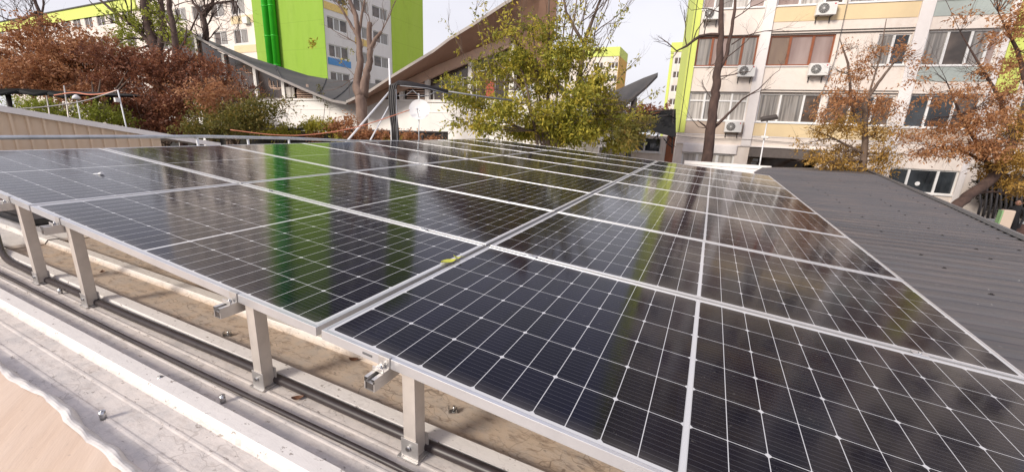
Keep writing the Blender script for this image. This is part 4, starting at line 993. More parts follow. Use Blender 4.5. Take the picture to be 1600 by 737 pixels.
def grow(mb, p, d, L_, r, lv, rnd, spread=.6, up=.15, bend=.25):
    "recursive bare branching"
    n = 4; pts = [p]; dd = d.normalized()
    for i in range(n):
        dd = (dd+Vector((rnd.gauss(0, 1), rnd.gauss(0, 1), rnd.gauss(0, .8)))*bend+Vector((0, 0, up*.4))).normalized(); pts.append(pts[-1]+dd*L_/n)
    mb.tube(pts, [r*(1-.55*i/n) for i in range(n+1)], 5 if lv > 0 else 4, cap=False)
    if lv <= 0: return
    for k_ in range(rnd.choice((2, 3, 3))):
        i = rnd.randint(1, n); ax = Vector((rnd.gauss(0, 1), rnd.gauss(0, 1), rnd.gauss(0, 1))).normalized()
        nd = ((pts[i]-pts[i-1]).normalized()+ax*spread+Vector((0, 0, up))).normalized(); grow(mb, pts[i], nd, L_*rnd.uniform(.5, .75), r*(1-.5*i/n)*.6, lv-1, rnd, spread, up, bend)
def clump(px_, py_, d, rpx, rpy, ns, mi=0, depthr=None):
    rx = rpx/FPX*d; rz = rpy/FPX*d
    return (at(px_, py_, d), (rx, depthr if depthr else max(rx, rz)*.9, rz), ns, mi)
NTW = 5
def tree(name, lab, base, trunks, clumps, mats, barkm, size=.1, spray=.35, per=9, droop=.4, seed=1, limbs=True, twigs=0, group=None, cat='tree', aspect=.42, branch_r=.03):
    rnd = random.Random(seed); t_ = thing(name, lab, cat, base, group)
    mb = MB(); nodes = []
    for pts, rad in trunks:
        P = [Vector(p) for p in pts]; dense = []; rr = []
        for i in range(len(P)-1):
            for k_ in range(4):
                f_ = k_/4; dense.append(P[i].lerp(P[i+1], f_)+Vector((rnd.gauss(0, 1), rnd.gauss(0, 1), 0))*rad[i]*.12); rr.append(rad[i]+(rad[i+1]-rad[i])*f_)
        dense.append(P[-1]); rr.append(rad[-1]); mb.tube(dense, rr, 10); nodes += list(zip(dense, rr))
    if limbs:
        for c, rd, ns, mi in clumps:
            for _ in range(2):
                tgt = c+Vector((rnd.uniform(-.6, .6)*rd[0], rnd.uniform(-.6, .6)*rd[1], rnd.uniform(-.5, .6)*rd[2]))
                cand = [q for q in nodes if q[0].z < tgt.z+.2] or nodes
                nd = min(cand, key=lambda q: (q[0]-tgt).length); r0 = min(nd[1]*.6, branch_r*1.6)
                pts = wob(nd[0], tgt, 6, .12, rnd); mb.tube(pts, [r0*(1-.8*i/6) for i in range(7)], 6)
                for k_ in range(NTW): grow(mb, pts[rnd.randint(2, 6)], (tgt-nd[0]).normalized()+Vector((rnd.gauss(0, .6), rnd.gauss(0, .6), rnd.gauss(0, .5))), max(rd)*.6, r0*.35, 1, rnd)
    mb.build('trunk', barkm, t_)
    if clumps: leaf_mesh('crown', clumps, mats, t_, size, spray, per, droop, seed, aspect)
    return t_

gz = lambda p: Vector((p[0], p[1], GZ))
# pollarded maple behind the array
d = 13.5
b0 = gz(at(566, 222, d))
tk = [([b0, at(566, 222, d), at(567, 180, d), at(564, 150, d)], [.19, .185, .18, .18]),
      ([at(564, 152, d), at(558, 130, d), at(563, 95, d), at(561, 60, d), at(556, 25, d), at(546, 0, d), at(535, -40, d)], [.19, .13, .11, .09, .08, .06, .04]),
      ([at(566, 152, d), at(573, 118, d), at(578, 95, d), at(577, 65, d), at(578, 36, d)], [.18, .12, .10, .085, .08]),
      ([at(577, 80, d), at(586, 62, d), at(596, 50, d)], [.09, .06, .05]),
      ([at(562, 62, d), at(550, 42, d), at(536, 18, d), at(522, -5, d)], [.06, .05, .035, .02]),
      ([at(560, 60, d), at(566, 20, d), at(572, -10, d)], [.05, .04, .02])]
t_ = tree('pollarded_maple', 'pollarded bare maple with forked trunk in front of the pavilion', b0, tk, [], [], M['bark_m'], seed=3)
rnd = random.Random(5); mb = MB()
for p, dr, L_, r_, lv in ((at(578, 38, d), (0.3, 0, 1), .9, .018, 2), (at(577, 60, d), (.5, 0, 1), .8, .014, 2), (at(596, 50, d), (.2, 0, 1), 1.3, .02, 2), (at(596, 50, d), (.5, 0, .7), .9, .014, 2), (at(556, 30, d), (-.3, 0, 1), 1.0, .02, 2),
                          (at(560, 118, d), (-1.2, .2, -.6), 1.3, .014, 1), (at(556, 122, d), (-1, 0, .9), 1.0, .012, 1), (at(561, 70, d), (-1, 0, .9), 1.0, .02, 2), (at(563, 95, d), (-.6, 0, 1), 1.2, .015, 2), (at(577, 100, d), (1, 0, 1), .7, .012, 2), (at(550, 42, d), (-.6, 0, 1), .9, .015, 2), (at(522, -5, d), (-.8, 0, .6), .8, .012, 2)):
    grow(mb, Vector(p), Vector(dr), L_, r_, lv, rnd, .5, .2, .22)
mb.build('twigs', M['bark_m'], t_)
leaf_mesh('remaining_leaves', [clump(492, 68, d, 8, 6, 12, 0), clump(545, 78, d, 6, 4, 4, 0), clump(536, 92, d, 9, 4, 3, 0), clump(540, 8, d, 12, 6, 8, 1)], [M['lf_green'], M['lf_olive']], t_, .09, .12, 4, .2, 3)

# dark bare tree before the right block
d = 18.2
b0 = gz(at(1104, 262, d)); rnd = random.Random(11)
tk = [([b0, at(1104, 262, d), at(1107, 225, d), at(1113, 185, d), at(1117, 150, d), at(1120, 120, d), at(1124, 90, d), at(1127, 50, d), at(1127, 10, d), at(1128, -40, d)], [.25, .235, .22, .20, .19, .17, .15, .12, .10, .07]),
      ([at(1122, 108, d), at(1134, 90, d), at(1143, 50, d), at(1148, 15, d), at(1150, -25, d)], [.11, .085, .075, .065, .04]),
      ([at(1125, 55, d), at(1110, 54, d), at(1093, 57, d), at(1083, 64, d), at(1073, 72, d), at(1057, 80, d)], [.08, .07, .065, .06, .05, .03]),
      ([at(1115, 200, d), at(1130, 186, d), at(1144, 172, d), at(1160, 155, d), at(1185, 140, d), at(1200, 125, d)], [.07, .06, .05, .04, .025, .015]),
      ([at(1113, 205, d), at(1103, 198, d), at(1090, 188, d)], [.05, .04, .02])]
t_ = tree('bare_tree', 'tall dark bare tree with a crooked left branch before the near block', b0, tk, [], [], M['bark_d'], seed=4); mb = MB()
for p, dr, L_, r_, lv in ((at(1057, 80, d), (-1, 0, .9), 1.1, .03, 3), (at(1073, 72, d), (-.2, 0, 1), 1.5, .028, 3), (at(1083, 64, d), (-.1, .1, 1), 1.6, .028, 3), (at(1060, 79, d), (-.4, 0, -.5), .5, .02, 2), (at(1100, 55, d), (.1, .2, 1), 1.2, .025, 2),
                          (at(1121, 120, d), (1, 0, .3), 1.3, .03, 3), (at(1128, 95, d), (1, 0, .9), 1.6, .03, 3), (at(1143, 70, d), (1, 0, .8), 1.8, .03, 3), (at(1146, 30, d), (1, 0, .7), 1.5, .025, 3), (at(1118, 130, d), (1, 0, .2), 1.2, .02, 2), (at(1127, 20, d), (-1, 0, .8), 1.3, .025, 2),
                          (at(1112, 200, d), (-1.2, 0, .3), 1.5, .02, 2), (at(1160, 155, d), (1, 0, .6), 1.2, .02, 2), (at(1200, 125, d), (1, 0, 1), 1.2, .015, 2), (at(1116, 160, d), (-1, 0, .8), 1.2, .02, 2), (at(1124, 90, d), (-1, 0, -.4), .9, .02, 2)):
    grow(mb, Vector(p), Vector(dr), L_, r_, lv, rnd, .55, .15, .25)
mb.build('twigs', M['bark_d'], t_)

# big yellow-green tree in the centre
d = 12.6
b0 = gz(at(850, 225, d)); tk = []
for x0, x1, y1, r0 in ((840, 800, 60, .045), (850, 830, 20, .05), (856, 858, -20, .08), (862, 885, 10, .05), (868, 905, -30, .05), (846, 770, 90, .035), (870, 940, 60, .035)):
    tk.append(([gz(at((x0+850)/2, 225, d)), at(x0, 225, d), at((x0*.6+x1*.4), 140, d+random.uniform(-.5, .5)), at(x1, y1, d+random.uniform(-.6, .6))], [r0, r0*.95, r0*.7, r0*.3]))
cl = []
spec = [(740, 160, 34, 24, 60, 0), (775, 120, 34, 24, 40, 0), (790, 175, 44, 28, 110, 0), (840, 135, 48, 34, 90, 0), (850, 185, 52, 30, 170, 0), (900, 160, 44, 34, 120, 0), (910, 200, 48, 22, 150, 0), (955, 185, 40, 24, 150, 0), (940, 150, 32, 26, 70, 0), (985, 205, 30, 20, 80, 1), (965, 222, 34, 10, 90, 0), (880, 213, 60, 12, 160, 0),
        (820, 205, 50, 12, 150, 0), (760, 195, 34, 14, 60, 0), (722, 190, 20, 12, 16, 0), (720, 135, 28, 22, 34, 0), (750, 105, 24, 22, 24, 0), (930, 125, 30, 30, 70, 0), (870, 95, 44, 32, 110, 0), (815, 90, 34, 28, 80, 0), (780, 95, 28, 24, 50, 0), (850, 60, 44, 26, 60, 0), (905, 80, 30, 30, 50, 0), (1005, 190, 16, 14, 24, 1), (960, 165, 26, 18, 40, 1), (728, 128, 16, 10, 10, 0), (772, 52, 12, 14, 12, 0), (840, 30, 30, 24, 22, 0), (800, 45, 14, 22, 14, 0), (885, 30, 24, 24, 8, 0), (930, 60, 20, 24, 14, 0), (985, 175, 12, 20, 12, 0)]
for i, s_ in enumerate(spec): cl.append(clump(s_[0], s_[1], d+random.uniform(-.9, .9), s_[2], s_[3], s_[4], s_[5], 1.0))
t_ = tree('leafy_tree', 'broad yellow-green tree in the middle, in front of the pavilion', b0, tk, cl, [M['lf_green'], M['lf_olive']], M['bark_l'], .098, .28, 10, .35, 21, branch_r=.022, aspect=.45)
# long upright shoots with leaves
mb = MB(); rnd = random.Random(9); sc = []
for a, b in (((760, 150), (694, 30)), ((770, 120), (737, 12)), ((775, 110), (757, 5)), ((800, 100), (786, -20)), ((830, 90), (812, -30)), ((880, 100), (905, 5)), ((900, 120), (940, 20)), ((910, 130), (972, 10)), ((940, 150), (998, 90)), ((960, 180), (1030, 140)), ((930, 110), (985, -10)), ((870, 60), (870, -40)), ((900, 60), (925, -30))):
    p, q = at(*a, d), at(*b, d+rnd.uniform(-.5, .5)); pts = wob(p, q, 8, .05, rnd); mb.tube(pts, [.016*(1-.8*i/8) for i in range(9)], 5)
    for i in (4, 5, 6, 7, 8): sc.append((pts[i], (.10, .10, .13), 2, 0))
    for _ in range(3): grow(mb, pts[rnd.randint(3, 7)], (q-p).normalized()+Vector((rnd.gauss(0, .5), 0, .1)), .7, .007, 1, rnd, .4, .2, .15)
mb.build('shoots', M['bark_l'], t_); leaf_mesh('shoot_leaves', sc, [M['lf_green']], t_, .10, .16, 4, .5, 22)
# bare twigs of a tree behind at the top right of centre
rnd = random.Random(31); bt = at(905, 120, 15)
tk = [([gz(bt), bt, at(915, 60, 15), at(930, 20, 15), at(945, -20, 15)], [.12, .10, .08, .05, .03]), ([at(912, 70, 15), at(885, 20, 15), at(875, -30, 15)], [.06, .05, .03])]
t_ = tree('thin_bare_tree', 'thin bare tree whose twigs rise beside the brown soffit', gz(bt), tk, [], [], M['bark_l'], seed=6); mb = MB()
for k_ in range(14): grow(mb, at(rnd.uniform(905, 940), rnd.uniform(0, 90), 15), Vector((rnd.uniform(.0, 1.2), 0, rnd.uniform(.2, 1))), rnd.uniform(1, 1.7), .022, 3, rnd, .5, .15, .2)
for k_ in range(8): grow(mb, at(rnd.uniform(872, 895), rnd.uniform(0, 60), 15), Vector((rnd.uniform(-1.2, .4), 0, rnd.uniform(.2, 1))), rnd.uniform(.8, 1.3), .018, 2, rnd, .5, .15, .2)
mb.build('twigs', M['bark_l'], t_)

# orange trees at the right
d = 15
b0 = gz(at(1345, 285, d))
tk = [([b0, at(1345, 285, d), at(1352, 220, d), at(1350, 160, d), at(1372, 130, d), at(1395, 100, d), at(1420, 70, d)], [.13, .12, .10, .08, .05, .035, .015]), ([at(1352, 215, d), at(1330, 160, d), at(1325, 100, d), at(1312, 60, d)], [.07, .05, .04, .015]),
      ([at(1350, 240, d), at(1300, 215, d), at(1265, 200, d)], [.05, .03, .015]), ([at(1351, 170, d), at(1375, 90, d), at(1385, 30, d)], [.04, .025, .012]), ([at(1345, 200, d), at(1400, 170, d)], [.04, .015])]
sp_ = [(1340, 110, 28, 24, 90, 0), (1365, 80, 26, 18, 55, 0), (1390, 75, 22, 14, 30, 0), (1320, 150, 32, 24, 130, 0), (1355, 165, 36, 26, 160, 0), (1290, 175, 30, 16, 80, 0), (1395, 165, 24, 18, 60, 0), (1325, 195, 44, 20, 190, 1), (1375, 205, 34, 22, 130, 1), (1280, 205, 26, 12, 60, 1), (1330, 235, 50, 22, 260, 1), (1285, 245, 30, 14, 110, 1),
       (1385, 245, 34, 18, 120, 1), (1350, 268, 44, 14, 150, 1), (1310, 255, 34, 14, 130, 1), (1270, 240, 14, 10, 30, 1), (1255, 225, 14, 10, 16, 1), (1330, 75, 22, 14, 18, 0), (1418, 90, 16, 12, 24, 0), (1310, 120, 20, 14, 30, 0)]
tree('orange_tree', 'smaller orange-leaved tree behind the dark roof, before the near block', b0, tk, [clump(a, b, d+random.uniform(-.6, .6), c, e, int(n_*.48), mi, .9) for a, b, c, e, n_, mi in sp_], [M['lf_orange'], M['lf_gold']], M['bark_l'], .095, .30, 8, .6, 41, aspect=.36)
d = 12.6
b0 = gz(at(1470, 345, d))
tk = [([b0, at(1466, 345, d), at(1487, 328, d), at(1512, 307, d), at(1548, 280, d), at(1575, 240, d), at(1600, 180, d), at(1640, 100, d)], [.16, .155, .15, .145, .14, .12, .10, .07]),
      ([at(1555, 275, d), at(1530, 230, d), at(1500, 180, d), at(1480, 130, d)], [.09, .06, .04, .015]), ([at(1585, 220, d), at(1560, 150, d), at(1530, 100, d), at(1500, 50, d)], [.07, .05, .03, .012]), ([at(1560, 262, d), at(1500, 235, d), at(1440, 225, d)], [.06, .035, .012]), ([at(1610, 160, d), at(1590, 80, d), at(1560, 20, d)], [.07, .05, .015])]
sp_ = [(1560, 150, 38, 30, 170, 0), (1590, 100, 34, 34, 190, 0), (1595, 30, 36, 34, 220, 0), (1540, 110, 26, 18, 70, 0), (1520, 28, 26, 10, 32, 0), (1545, 60, 20, 16, 26, 0), (1500, 140, 32, 16, 80, 0), (1465, 150, 26, 12, 48, 0), (1530, 185, 46, 24, 260, 0), (1480, 195, 34, 18, 120, 0), (1590, 195, 36, 30, 260, 1), (1545, 225, 50, 22, 300, 0), (1480, 230, 46, 16, 190, 0),
       (1425, 215, 26, 14, 60, 0), (1590, 245, 34, 22, 220, 1), (1555, 258, 34, 12, 150, 1), (1430, 238, 30, 8, 40, 0), (1580, 278, 30, 14, 120, 1), (1600, 300, 22, 14, 70, 1), (1455, 90, 20, 10, 26, 0), (1430, 120, 18, 10, 24, 0), (1640, 120, 40, 60, 200, 0), (1640, 230, 40, 50, 200, 1), (1600, -60, 60, 60, 300, 0), (1510, -130, 70, 60, 260, 0), (1400, -190, 70, 60, 240, 0), (1500, -260, 90, 60, 260, 0), (1680, -60, 60, 90, 260, 0), (1620, -180, 70, 60, 240, 0), (1540, -40, 30, 20, 40, 0)]  # topmost clumps, out of view, added to warm the reflections in the panels
t_ = tree('orange_tree', 'large orange-leaved tree with leaning trunk at the right edge', b0, tk, [clump(a, b, d+random.uniform(-.8, .6), c, e, int(n_*.48), mi, .9) for a, b, c, e, n_, mi in sp_], [M['lf_orange'], M['lf_gold']], M['bark_d'], .085, .26, 8, .6, 43, aspect=.36)

# left: rust, dark red, olive trees and the taller ones behind
def bush(lab, pxs, d, mats, seed, size=.10, trunk_px=None, barkm=None, per=9, dr=1.2, name='autumn_tree', dj=1.0):
    bx = trunk_px or pxs[0][0]; b0 = gz(at(bx, 210, d)); rnd = random.Random(seed)
    tk = []
    for k_ in range(4):
        tx = bx+rnd.uniform(-60, 60); tk.append(([gz(at(bx+k_*4, 210, d)), at(bx+k_*5-8, 195, d+1), at((bx+tx)/2, 150, d+1), at(tx, 115+rnd.uniform(-10, 30), d+1)], [.06, .055, .04, .012]))
    return tree(name, lab, b0, tk, [clump(a, b, d+rnd.uniform(-dj, dj), c, e, int(n_*.72), mi, dr) for a, b, c, e, n_, mi in pxs], mats, barkm or M['bark_l'], size, .3, per, .15, seed, branch_r=.03)
bush('rust-red leafy tree at the far left behind the canopy', [(20, 95, 40, 30, 260, 0), (60, 70, 36, 30, 260, 0), (70, 35, 20, 16, 70, 0), (110, 90, 44, 34, 380, 0), (40, 125, 50, 22, 340, 0), (100, 130, 46, 24, 340, 0), (10, 125, 30, 20, 150, 1), (140, 70, 30, 22, 140, 0), (150, 120, 36, 28, 240, 0), (-20, 90, 40, 40, 200, 0), (60, 110, 50, 30, 300, 0), (140, 150, 50, 20, 240, 0)], 17, [M['lf_rust'], M['lf_olive']], 51, .12, 70, dr=1.6)
bush('dark red-brown bushy tree left of centre, behind the rail', [(185, 130, 40, 34, 330, 0), (220, 100, 44, 30, 330, 0), (260, 120, 44, 36, 420, 0), (300, 100, 32, 24, 170, 0), (240, 165, 60, 26, 520, 0), (290, 160, 40, 30, 360, 0), (200, 175, 40, 18, 260, 0), (180, 90, 32, 24, 170, 0), (330, 125, 26, 24, 140, 0), (250, 195, 60, 14, 380, 0), (340, 100, 24, 14, 40, 0), (360, 140, 30, 20, 110, 0)], 15, [M['lf_dred']], 52, .095, 250, dr=1.4)
bush('olive-green bush with rusty top beside the dark red tree', [(340, 175, 34, 24, 330, 0), (380, 185, 36, 20, 320, 0), (330, 200, 40, 12, 220, 0), (405, 200, 30, 14, 190, 0), (355, 145, 28, 20, 120, 1), (400, 165, 34, 16, 120, 0), (430, 160, 20, 8, 24, 0), (320, 150, 20, 20, 110, 1), (440, 178, 16, 8, 18, 0)], 12.2, [M['lf_olive'], M['lf_rust']], 53, .075, 360, dr=.9, name='olive_bush')
bush('bright green low bush behind the leaning pole', [(155, 175, 26, 16, 170, 0), (50, 165, 44, 14, 160, 0), (115, 185, 50, 14, 160, 0), (175, 185, 24, 12, 90, 0)], 12.8, [M['lf_lime']], 54, .07, 150, dr=.8, name='green_bush', dj=.4)
# tall trees behind the rust mass
d = 21
rnd = random.Random(61)
tk = [([gz(at(250, 200, d)), at(250, 200, d), at(247, 90, d), at(232, 40, d), at(222, -10, d), at(215, -60, d)], [.30, .28, .24, .20, .15, .1]), ([at(247, 95, d), at(256, 40, d), at(250, -20, d)], [.16, .13, .08]), ([at(245, 80, d), at(215, 45, d), at(180, 20, d), at(150, -5, d)], [.12, .10, .08, .04]), ([at(250, 90, d), at(295, 55, d), at(310, 20, d)], [.07, .05, .03])]
cl = [clump(a, b, d+rnd.uniform(-1, 1), c, e, n_, 0, 1.2) for a, b, c, e, n_ in ((210, 50, 34, 22, 70), (245, 30, 36, 20, 70), (260, 55, 28, 18, 70), (190, 25, 30, 16, 36), (280, 60, 24, 18, 40), (225, 5, 40, 16, 50), (190, 70, 26, 18, 40))]
t_ = tree('tall_lime_tree', 'tall tree with thick dark limbs and sparse yellow-green leaves at the left', gz(at(250, 200, d)), tk, cl, [M['lf_lime']], M['bark_d'], .13, .35, 7, .2, 62, branch_r=.05)
mb = MB()
for k_ in range(12): grow(mb, at(rnd.uniform(190, 270), rnd.uniform(-10, 60), d), Vector((rnd.gauss(0, .8), 0, 1)), rnd.uniform(1.5, 2.6), .035, 2, rnd, .5, .15, .2)
mb.build('twigs', M['bark_d'], t_)
d = 19
tk = [([gz(at(283, 200, d)), at(282, 200, d), at(276, 90, d), at(272, 50, d), at(264, 10, d), at(266, -40, d)], [.17, .16, .15, .12, .10, .06]), ([at(277, 85, d), at(290, 62, d), at(292, 40, d)], [.05, .04, .02]), ([at(272, 50, d), at(258, 28, d)], [.06, .03])]
t_ = tree('dark_bare_tree', 'dark bare trunk standing left of the roof tip', gz(at(283, 200, d)), tk, [], [], M['bark_d'], seed=7); mb = MB()
for k_ in range(9): grow(mb, at(rnd.uniform(262, 276), rnd.uniform(0, 80), d), Vector((rnd.gauss(0, 1), 0, .7)), rnd.uniform(1, 1.6), .025, 2, rnd)
mb.build('twigs', M['bark_d'], t_)
d = 24
tk = [([gz(at(330, 200, d)), at(330, 200, d), at(322, 90, d), at(320, 40, d), at(316, 20, d)], [.22, .2, .17, .15, .12]), ([at(318, 25, d), at(332, 8, d), at(336, -20, d)], [.11, .09, .05]), ([at(316, 22, d), at(302, 5, d), at(290, -20, d)], [.09, .07, .04]), ([at(318, 10, d), at(340, 5, d), at(362, 2, d), at(380, -8, d)], [.07, .06, .05, .02])]
t_ = tree('dark_bare_tree', 'dark bare tree with many crooked twigs before the pale block', gz(at(330, 200, d)), tk, [], [], M['bark_d'], seed=8); mb = MB()
for k_ in range(24): grow(mb, at(318+rnd.uniform(-6, 6), rnd.uniform(-5, 90), d), Vector((rnd.gauss(0, 1.1), 0, rnd.uniform(.1, 1))), rnd.uniform(1.3, 2.4), .035, 3, rnd, .6, .1, .28)
for k_ in range(8): grow(mb, at(rnd.uniform(330, 375), rnd.uniform(-5, 5), d), Vector((rnd.gauss(0, .7), 0, rnd.uniform(-.8, .8))), rnd.uniform(1, 1.8), .03, 2, rnd, .6, .0, .28)
mb.build('twigs', M['bark_d'], t_)
d = 26
tk = [([gz(at(75, 200, d)), at(73, 120, d), at(62, 20, d), at(50, -10, d), at(35, -40, d)], [.2, .18, .10, .08, .05]), ([at(64, 30, d), at(68, 8, d), at(66, -20, d)], [.06, .05, .03]), ([at(60, 18, d), at(30, 35, d), at(10, 30, d), at(-10, 20, d)], [.07, .06, .04, .02])]
t_ = tree('dark_bare_tree', 'bare tree with fine twigs at the top left corner', gz(at(75, 200, d)), tk, [], [], M['bark_d'], seed=9); mb = MB()
for k_ in range(22): grow(mb, at(rnd.uniform(-10, 75), rnd.uniform(5, 45), d), Vector((rnd.gauss(0, .9), 0, 1)), rnd.uniform(1.3, 2.5), .02, 3, rnd, .5, .15, .22)
mb.build('twigs', M['bark_d'], t_)

# vines on a pergola in front of the pavilion
d = 12.5
t_ = thing('vine_pergola', 'pergola overgrown with yellow-green and rusty vines before the pavilion', 'pergola', gz(at(520, 215, d)))
mb = MB()
for px_ in (430, 490, 560, 600, 660, 692):
    p = at(px_, 208, d); mb.cyl(gz(p), p, .05, n=8)
for a, b in (((400, 203), (540, 200)), ((540, 204), (700, 208))): mb.tube([at(*a, d), at(*b, d)], .045, 6)
mb.build('frame', M['dframe'], t_)
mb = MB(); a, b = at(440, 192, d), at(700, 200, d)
mb.quad(gz(at(400, 205, d+.8)), gz(at(700, 205, d+.8)), at(700, 207, d+.8), at(400, 207, d+.8)); mb.build('shade_backdrop', M['dark'], t_)  # near-black sheet standing in for the shade behind the vines
leaf_mesh('foliage', [clump(450, 202, d, 26, 6, 54, 0, .5), clump(485, 195, d, 24, 8, 78, 0, .5), clump(510, 197, d, 20, 8, 72, 0, .5), (at(535, 196, d), (.7, .5, .25), 70, 1), clump(545, 185, d, 12, 7, 24, 1, .4), clump(430, 207, d, 22, 5, 48, 0, .5), clump(490, 211, d, 16, 5, 42, 1, .4), clump(530, 213, d, 8, 8, 18, 0, .3), clump(570, 208, d, 20, 7, 54, 1, .4), clump(600, 210, d, 20, 7, 54, 1, .4),
                       clump(640, 212, d, 26, 6, 72, 1, .4), clump(620, 220, d, 30, 5, 54, 0, .4), clump(680, 217, d, 14, 5, 24, 1, .4), clump(545, 210, d, 20, 5, 36, 1, .4)], [M['lf_hedge'], M['lf_rust']], t_, .075, .2, 8, .5, 71)
# thin vine climbing the white wall
leaf_mesh_parent = thing('climbing_vine', 'thin vine hanging from the valley of the pavilion roof', 'vine', atY(505, 190, 13.8))
mb = MB(); rnd = random.Random(3); pts = [atY(505, 190, 13.8), atY(508, 165, 13.8), atY(503, 150, 13.2), atY(500, 138, 12.9)]; mb.tube(pts, .012, 5); mb.build('stem', M['bark_l'], leaf_mesh_parent)
leaf_mesh('leaves', [(p, (.18, .1, .3), 8, 0) for p in pts], [M['lf_olive']], leaf_mesh_parent, .07, .12, 5, .3, 77)

# right corner yard: dark hedge, white-green post, person, planter wall
d = 17.2
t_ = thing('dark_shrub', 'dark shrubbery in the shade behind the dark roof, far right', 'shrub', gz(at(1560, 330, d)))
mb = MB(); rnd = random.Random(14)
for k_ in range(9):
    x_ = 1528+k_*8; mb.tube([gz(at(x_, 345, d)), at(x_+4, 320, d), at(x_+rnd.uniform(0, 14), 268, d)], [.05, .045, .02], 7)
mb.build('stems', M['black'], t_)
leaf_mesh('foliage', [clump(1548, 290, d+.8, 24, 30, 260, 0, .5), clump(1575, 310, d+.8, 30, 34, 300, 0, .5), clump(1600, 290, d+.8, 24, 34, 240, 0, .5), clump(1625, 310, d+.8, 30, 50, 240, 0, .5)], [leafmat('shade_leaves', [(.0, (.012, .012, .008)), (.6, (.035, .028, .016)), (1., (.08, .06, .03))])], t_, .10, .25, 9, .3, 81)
t_ = thing('bollard', 'pale green-edged white bollard post at the far right', 'bollard', gz(at(1563, 360, 12.2)))
mb = MB(); p0_, p1_ = at(1566, 356, 12.2), at(1577, 327, 12.2)
mb.b(gz(p0_)+Vector((-.13, -.1, 0)), Vector((p0_.x+.13, p0_.y+.1, p1_.z))); mb.build('post_body', M['spb'], t_, bevel=.03)
mb = MB(); mb.b(gz(p0_)+Vector((-.16, -.09, 0)), Vector((p0_.x-.132, p0_.y+.1, p1_.z-.02))); mb.build('green_edge', plain('pale_green', (.25, .42, .2), .6), t_)
t_ = thing('low_yard_wall', 'low dark brick wall behind the dark roof at the right', 'wall', gz(at(1540, 340, 13)))
mb = MB(); q0, q1 = at(1515, 338, 16.5), at(1640, 352, 16.5); mb.prism([(0, GZ), ((q1-q0).length, GZ), ((q1-q0).length, q0.z-.1), (0, q0.z-.1)], 0, .25, lambda u, v, w_: Vector((q0.x+u, q0.y+w_, v)))
mb.build('masonry', plain('dark_brick', (.10, .055, .045), .85, 0, .4, 4), t_)
mb = MB(); mb.prism([(0, q0.z-.098), ((q1-q0).length, q0.z-.098), ((q1-q0).length, q0.z-.04), (0, q0.z-.04)], -.03, .28, lambda u, v, w_: Vector((q0.x+u, q0.y+w_, v))); mb.build('coping', M['galv'], t_)

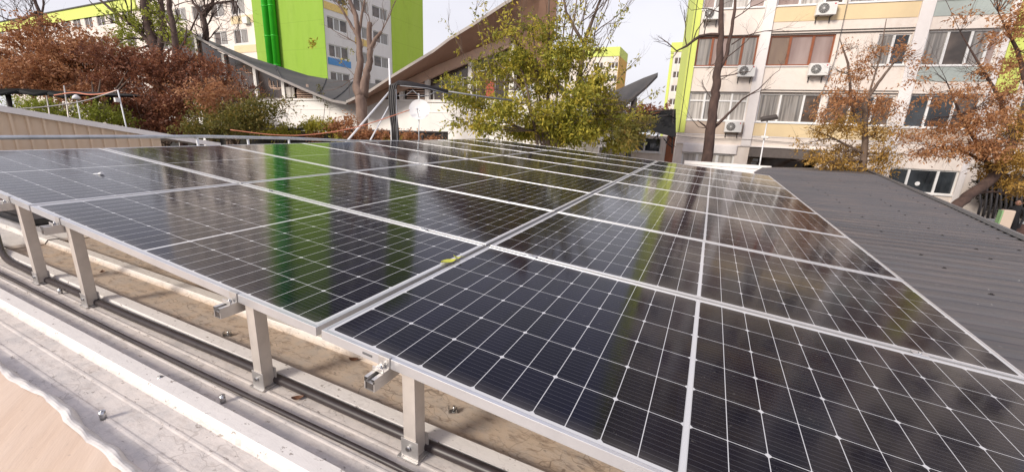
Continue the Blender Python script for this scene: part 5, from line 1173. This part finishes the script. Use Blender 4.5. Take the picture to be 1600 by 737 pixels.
# person in dark clothes at the right edge
def person(lab, foot, face_dir, H=1.74):
    t_ = thing('person', lab, 'person', foot)
    f = Vector(face_dir).normalized(); s = Vector((f.y, -f.x, 0)); u = Vector((0, 0, 1))
    P = lambda a, b, c: Vector(foot)+s*a*H+f*b*H+u*c*H
    verts = {'pel': (P(0, 0, .53), .085), 'bel': (P(0, .005, .60), .078), 'chest': (P(0, 0, .72), .088), 'neck0': (P(0, 0, .80), .06), 'neck': (P(0, .005, .845), .032), 'head0': (P(0, .01, .885), .045), 'head': (P(0, .012, .93), .052), 'top': (P(0, .005, .965), .040)}
    ed = [('pel', 'bel'), ('bel', 'chest'), ('chest', 'neck0'), ('neck0', 'neck'), ('neck', 'head0'), ('head0', 'head'), ('head', 'top')]
    for sg_, nm in ((1, 'r'), (-1, 'l')):
        verts.update({nm+'sh': (P(.105*sg_, 0, .80), .040), nm+'el': (P(.135*sg_, -.01, .63), .028), nm+'wr': (P(.13*sg_, .05, .49), .019), nm+'ha': (P(.128*sg_, .06, .45), .018),
                      nm+'hip': (P(.05*sg_, 0, .49), .062), nm+'kn': (P(.058*sg_, .01, .28), .038), nm+'an': (P(.06*sg_, -.01, .05), .026), nm+'toe': (P(.068*sg_, .08, .02), .022)})
        ed += [('neck0', nm+'sh'), (nm+'sh', nm+'el'), (nm+'el', nm+'wr'), (nm+'wr', nm+'ha'), ('pel', nm+'hip'), (nm+'hip', nm+'kn'), (nm+'kn', nm+'an'), (nm+'an', nm+'toe')]
        for i, (da, db) in enumerate(((.012, .018), (.004, .022), (-.005, .020), (-.012, .014), (.02, .02))):
            verts[nm+'f%d' % i] = (P(.128*sg_+da*sg_, .062+db, .425-(i < 4)*.012), .006); verts[nm+'g%d' % i] = (P(.128*sg_+da*sg_*.9, .066+db*1.3, .405-(i < 4)*.016), .005)
            ed += [(nm+'ha', nm+'f%d' % i), (nm+'f%d' % i, nm+'g%d' % i)]
    ks = list(verts); me = bpy.data.meshes.new('body'); off = Vector(foot)
    me.from_pydata([verts[k_][0]-off for k_ in ks], [(ks.index(a), ks.index(b)) for a, b in ed], []); me.materials.append(plain('dark_clothing', (.014, .014, .017), .85))
    o = bpy.data.objects.new('body', me); COL.objects.link(o); o.parent = t_
    md = o.modifiers.new('skin', 'SKIN')
    for i, k_ in enumerate(ks): r = verts[k_][1]*H; me.skin_vertices[0].data[i].radius = (r, r)
    me.skin_vertices[0].data[0].use_root = True; md.use_smooth_shade = True
    sb = o.modifiers.new('sub', 'SUBSURF'); sb.levels = 2; sb.render_levels = 2
    sk = plain('skin', (.42, .22, .15), .5)
    mb = MB(); mb.sm = True
    hc = P(0, .018, .925)
    for i in range(8):
        for j in range(16):
            def HP(i_, j_):
                th = math.pi*i_/8; ph = 2*math.pi*j_/16; return hc+s*.048*H*math.sin(th)*math.cos(ph)+f*.056*H*math.sin(th)*math.sin(ph)+u*.070*H*math.cos(th)
            mb.quad(HP(i, j), HP(i+1, j), HP(i+1, j+1), HP(i, j+1))
    nz = P(0, .082, .915); mb.tube([P(0, .068, .935), nz, P(0, .070, .908)], [.005*H, .010*H, .006*H], 6)
    for sg_ in (1, -1): mb.tube([P(.049*sg_, .01, .935), P(.053*sg_, .006, .925), P(.049*sg_, .01, .908)], [.006*H, .010*H, .005*H], 6)
    mb.build('face', sk, t_)
    mb = MB(); mb.sm = True
    for i in range(5):
        for j in range(16):
            def HH(i_, j_):
                th = math.pi*.52*i_/5; ph = 2*math.pi*j_/16; return hc+f*(-.008*H)+u*.006*H+s*.053*H*math.sin(th)*math.cos(ph)+f*.058*H*math.sin(th)*math.sin(ph)+u*.073*H*math.cos(th)
            mb.quad(HH(i, j), HH(i+1, j), HH(i+1, j+1), HH(i, j+1))
    mb.build('hair', plain('dark_hair', (.02, .014, .01), .7), t_)
    for sg_ in (1, -1):
        mb = MB(); q = P(.02*sg_, .070, .932); mb.cyl(q, q+f*.006*H, .006*H, n=8); mb.build('eye', M['dframe'], t_)
    mb = MB(); mb.tube([P(-.018, .069, .888), P(0, .073, .887), P(.018, .069, .888)], .003*H, 5); mb.build('mouth', plain('lips', (.3, .1, .08), .5), t_)
q = at(1593, 316, 15.2); person('person in black clothes standing beyond the dark roof, partly behind leaves', Vector((q.x, q.y, GZ)), (-.6, -.8, 0))

# distant tree line to close the horizon
for i, (px_, d, w_, h_, ns) in enumerate(((1010, 60, 60, 14, 300), (700, 70, 160, 6, 500))):
    t_ = leaf_mesh('distant_trees', [clump(px_, 182 if i == 0 else 190, d, w_, h_, ns, 0, 6)], [M['lf_dred']], None, .5, 1.2, 7, .1, 90+i); tag(t_, 'brownish far tree line %s' % ('between the pavilion tip and near block' if i == 0 else 'behind the pavilion'), 'trees', kind='stuff')
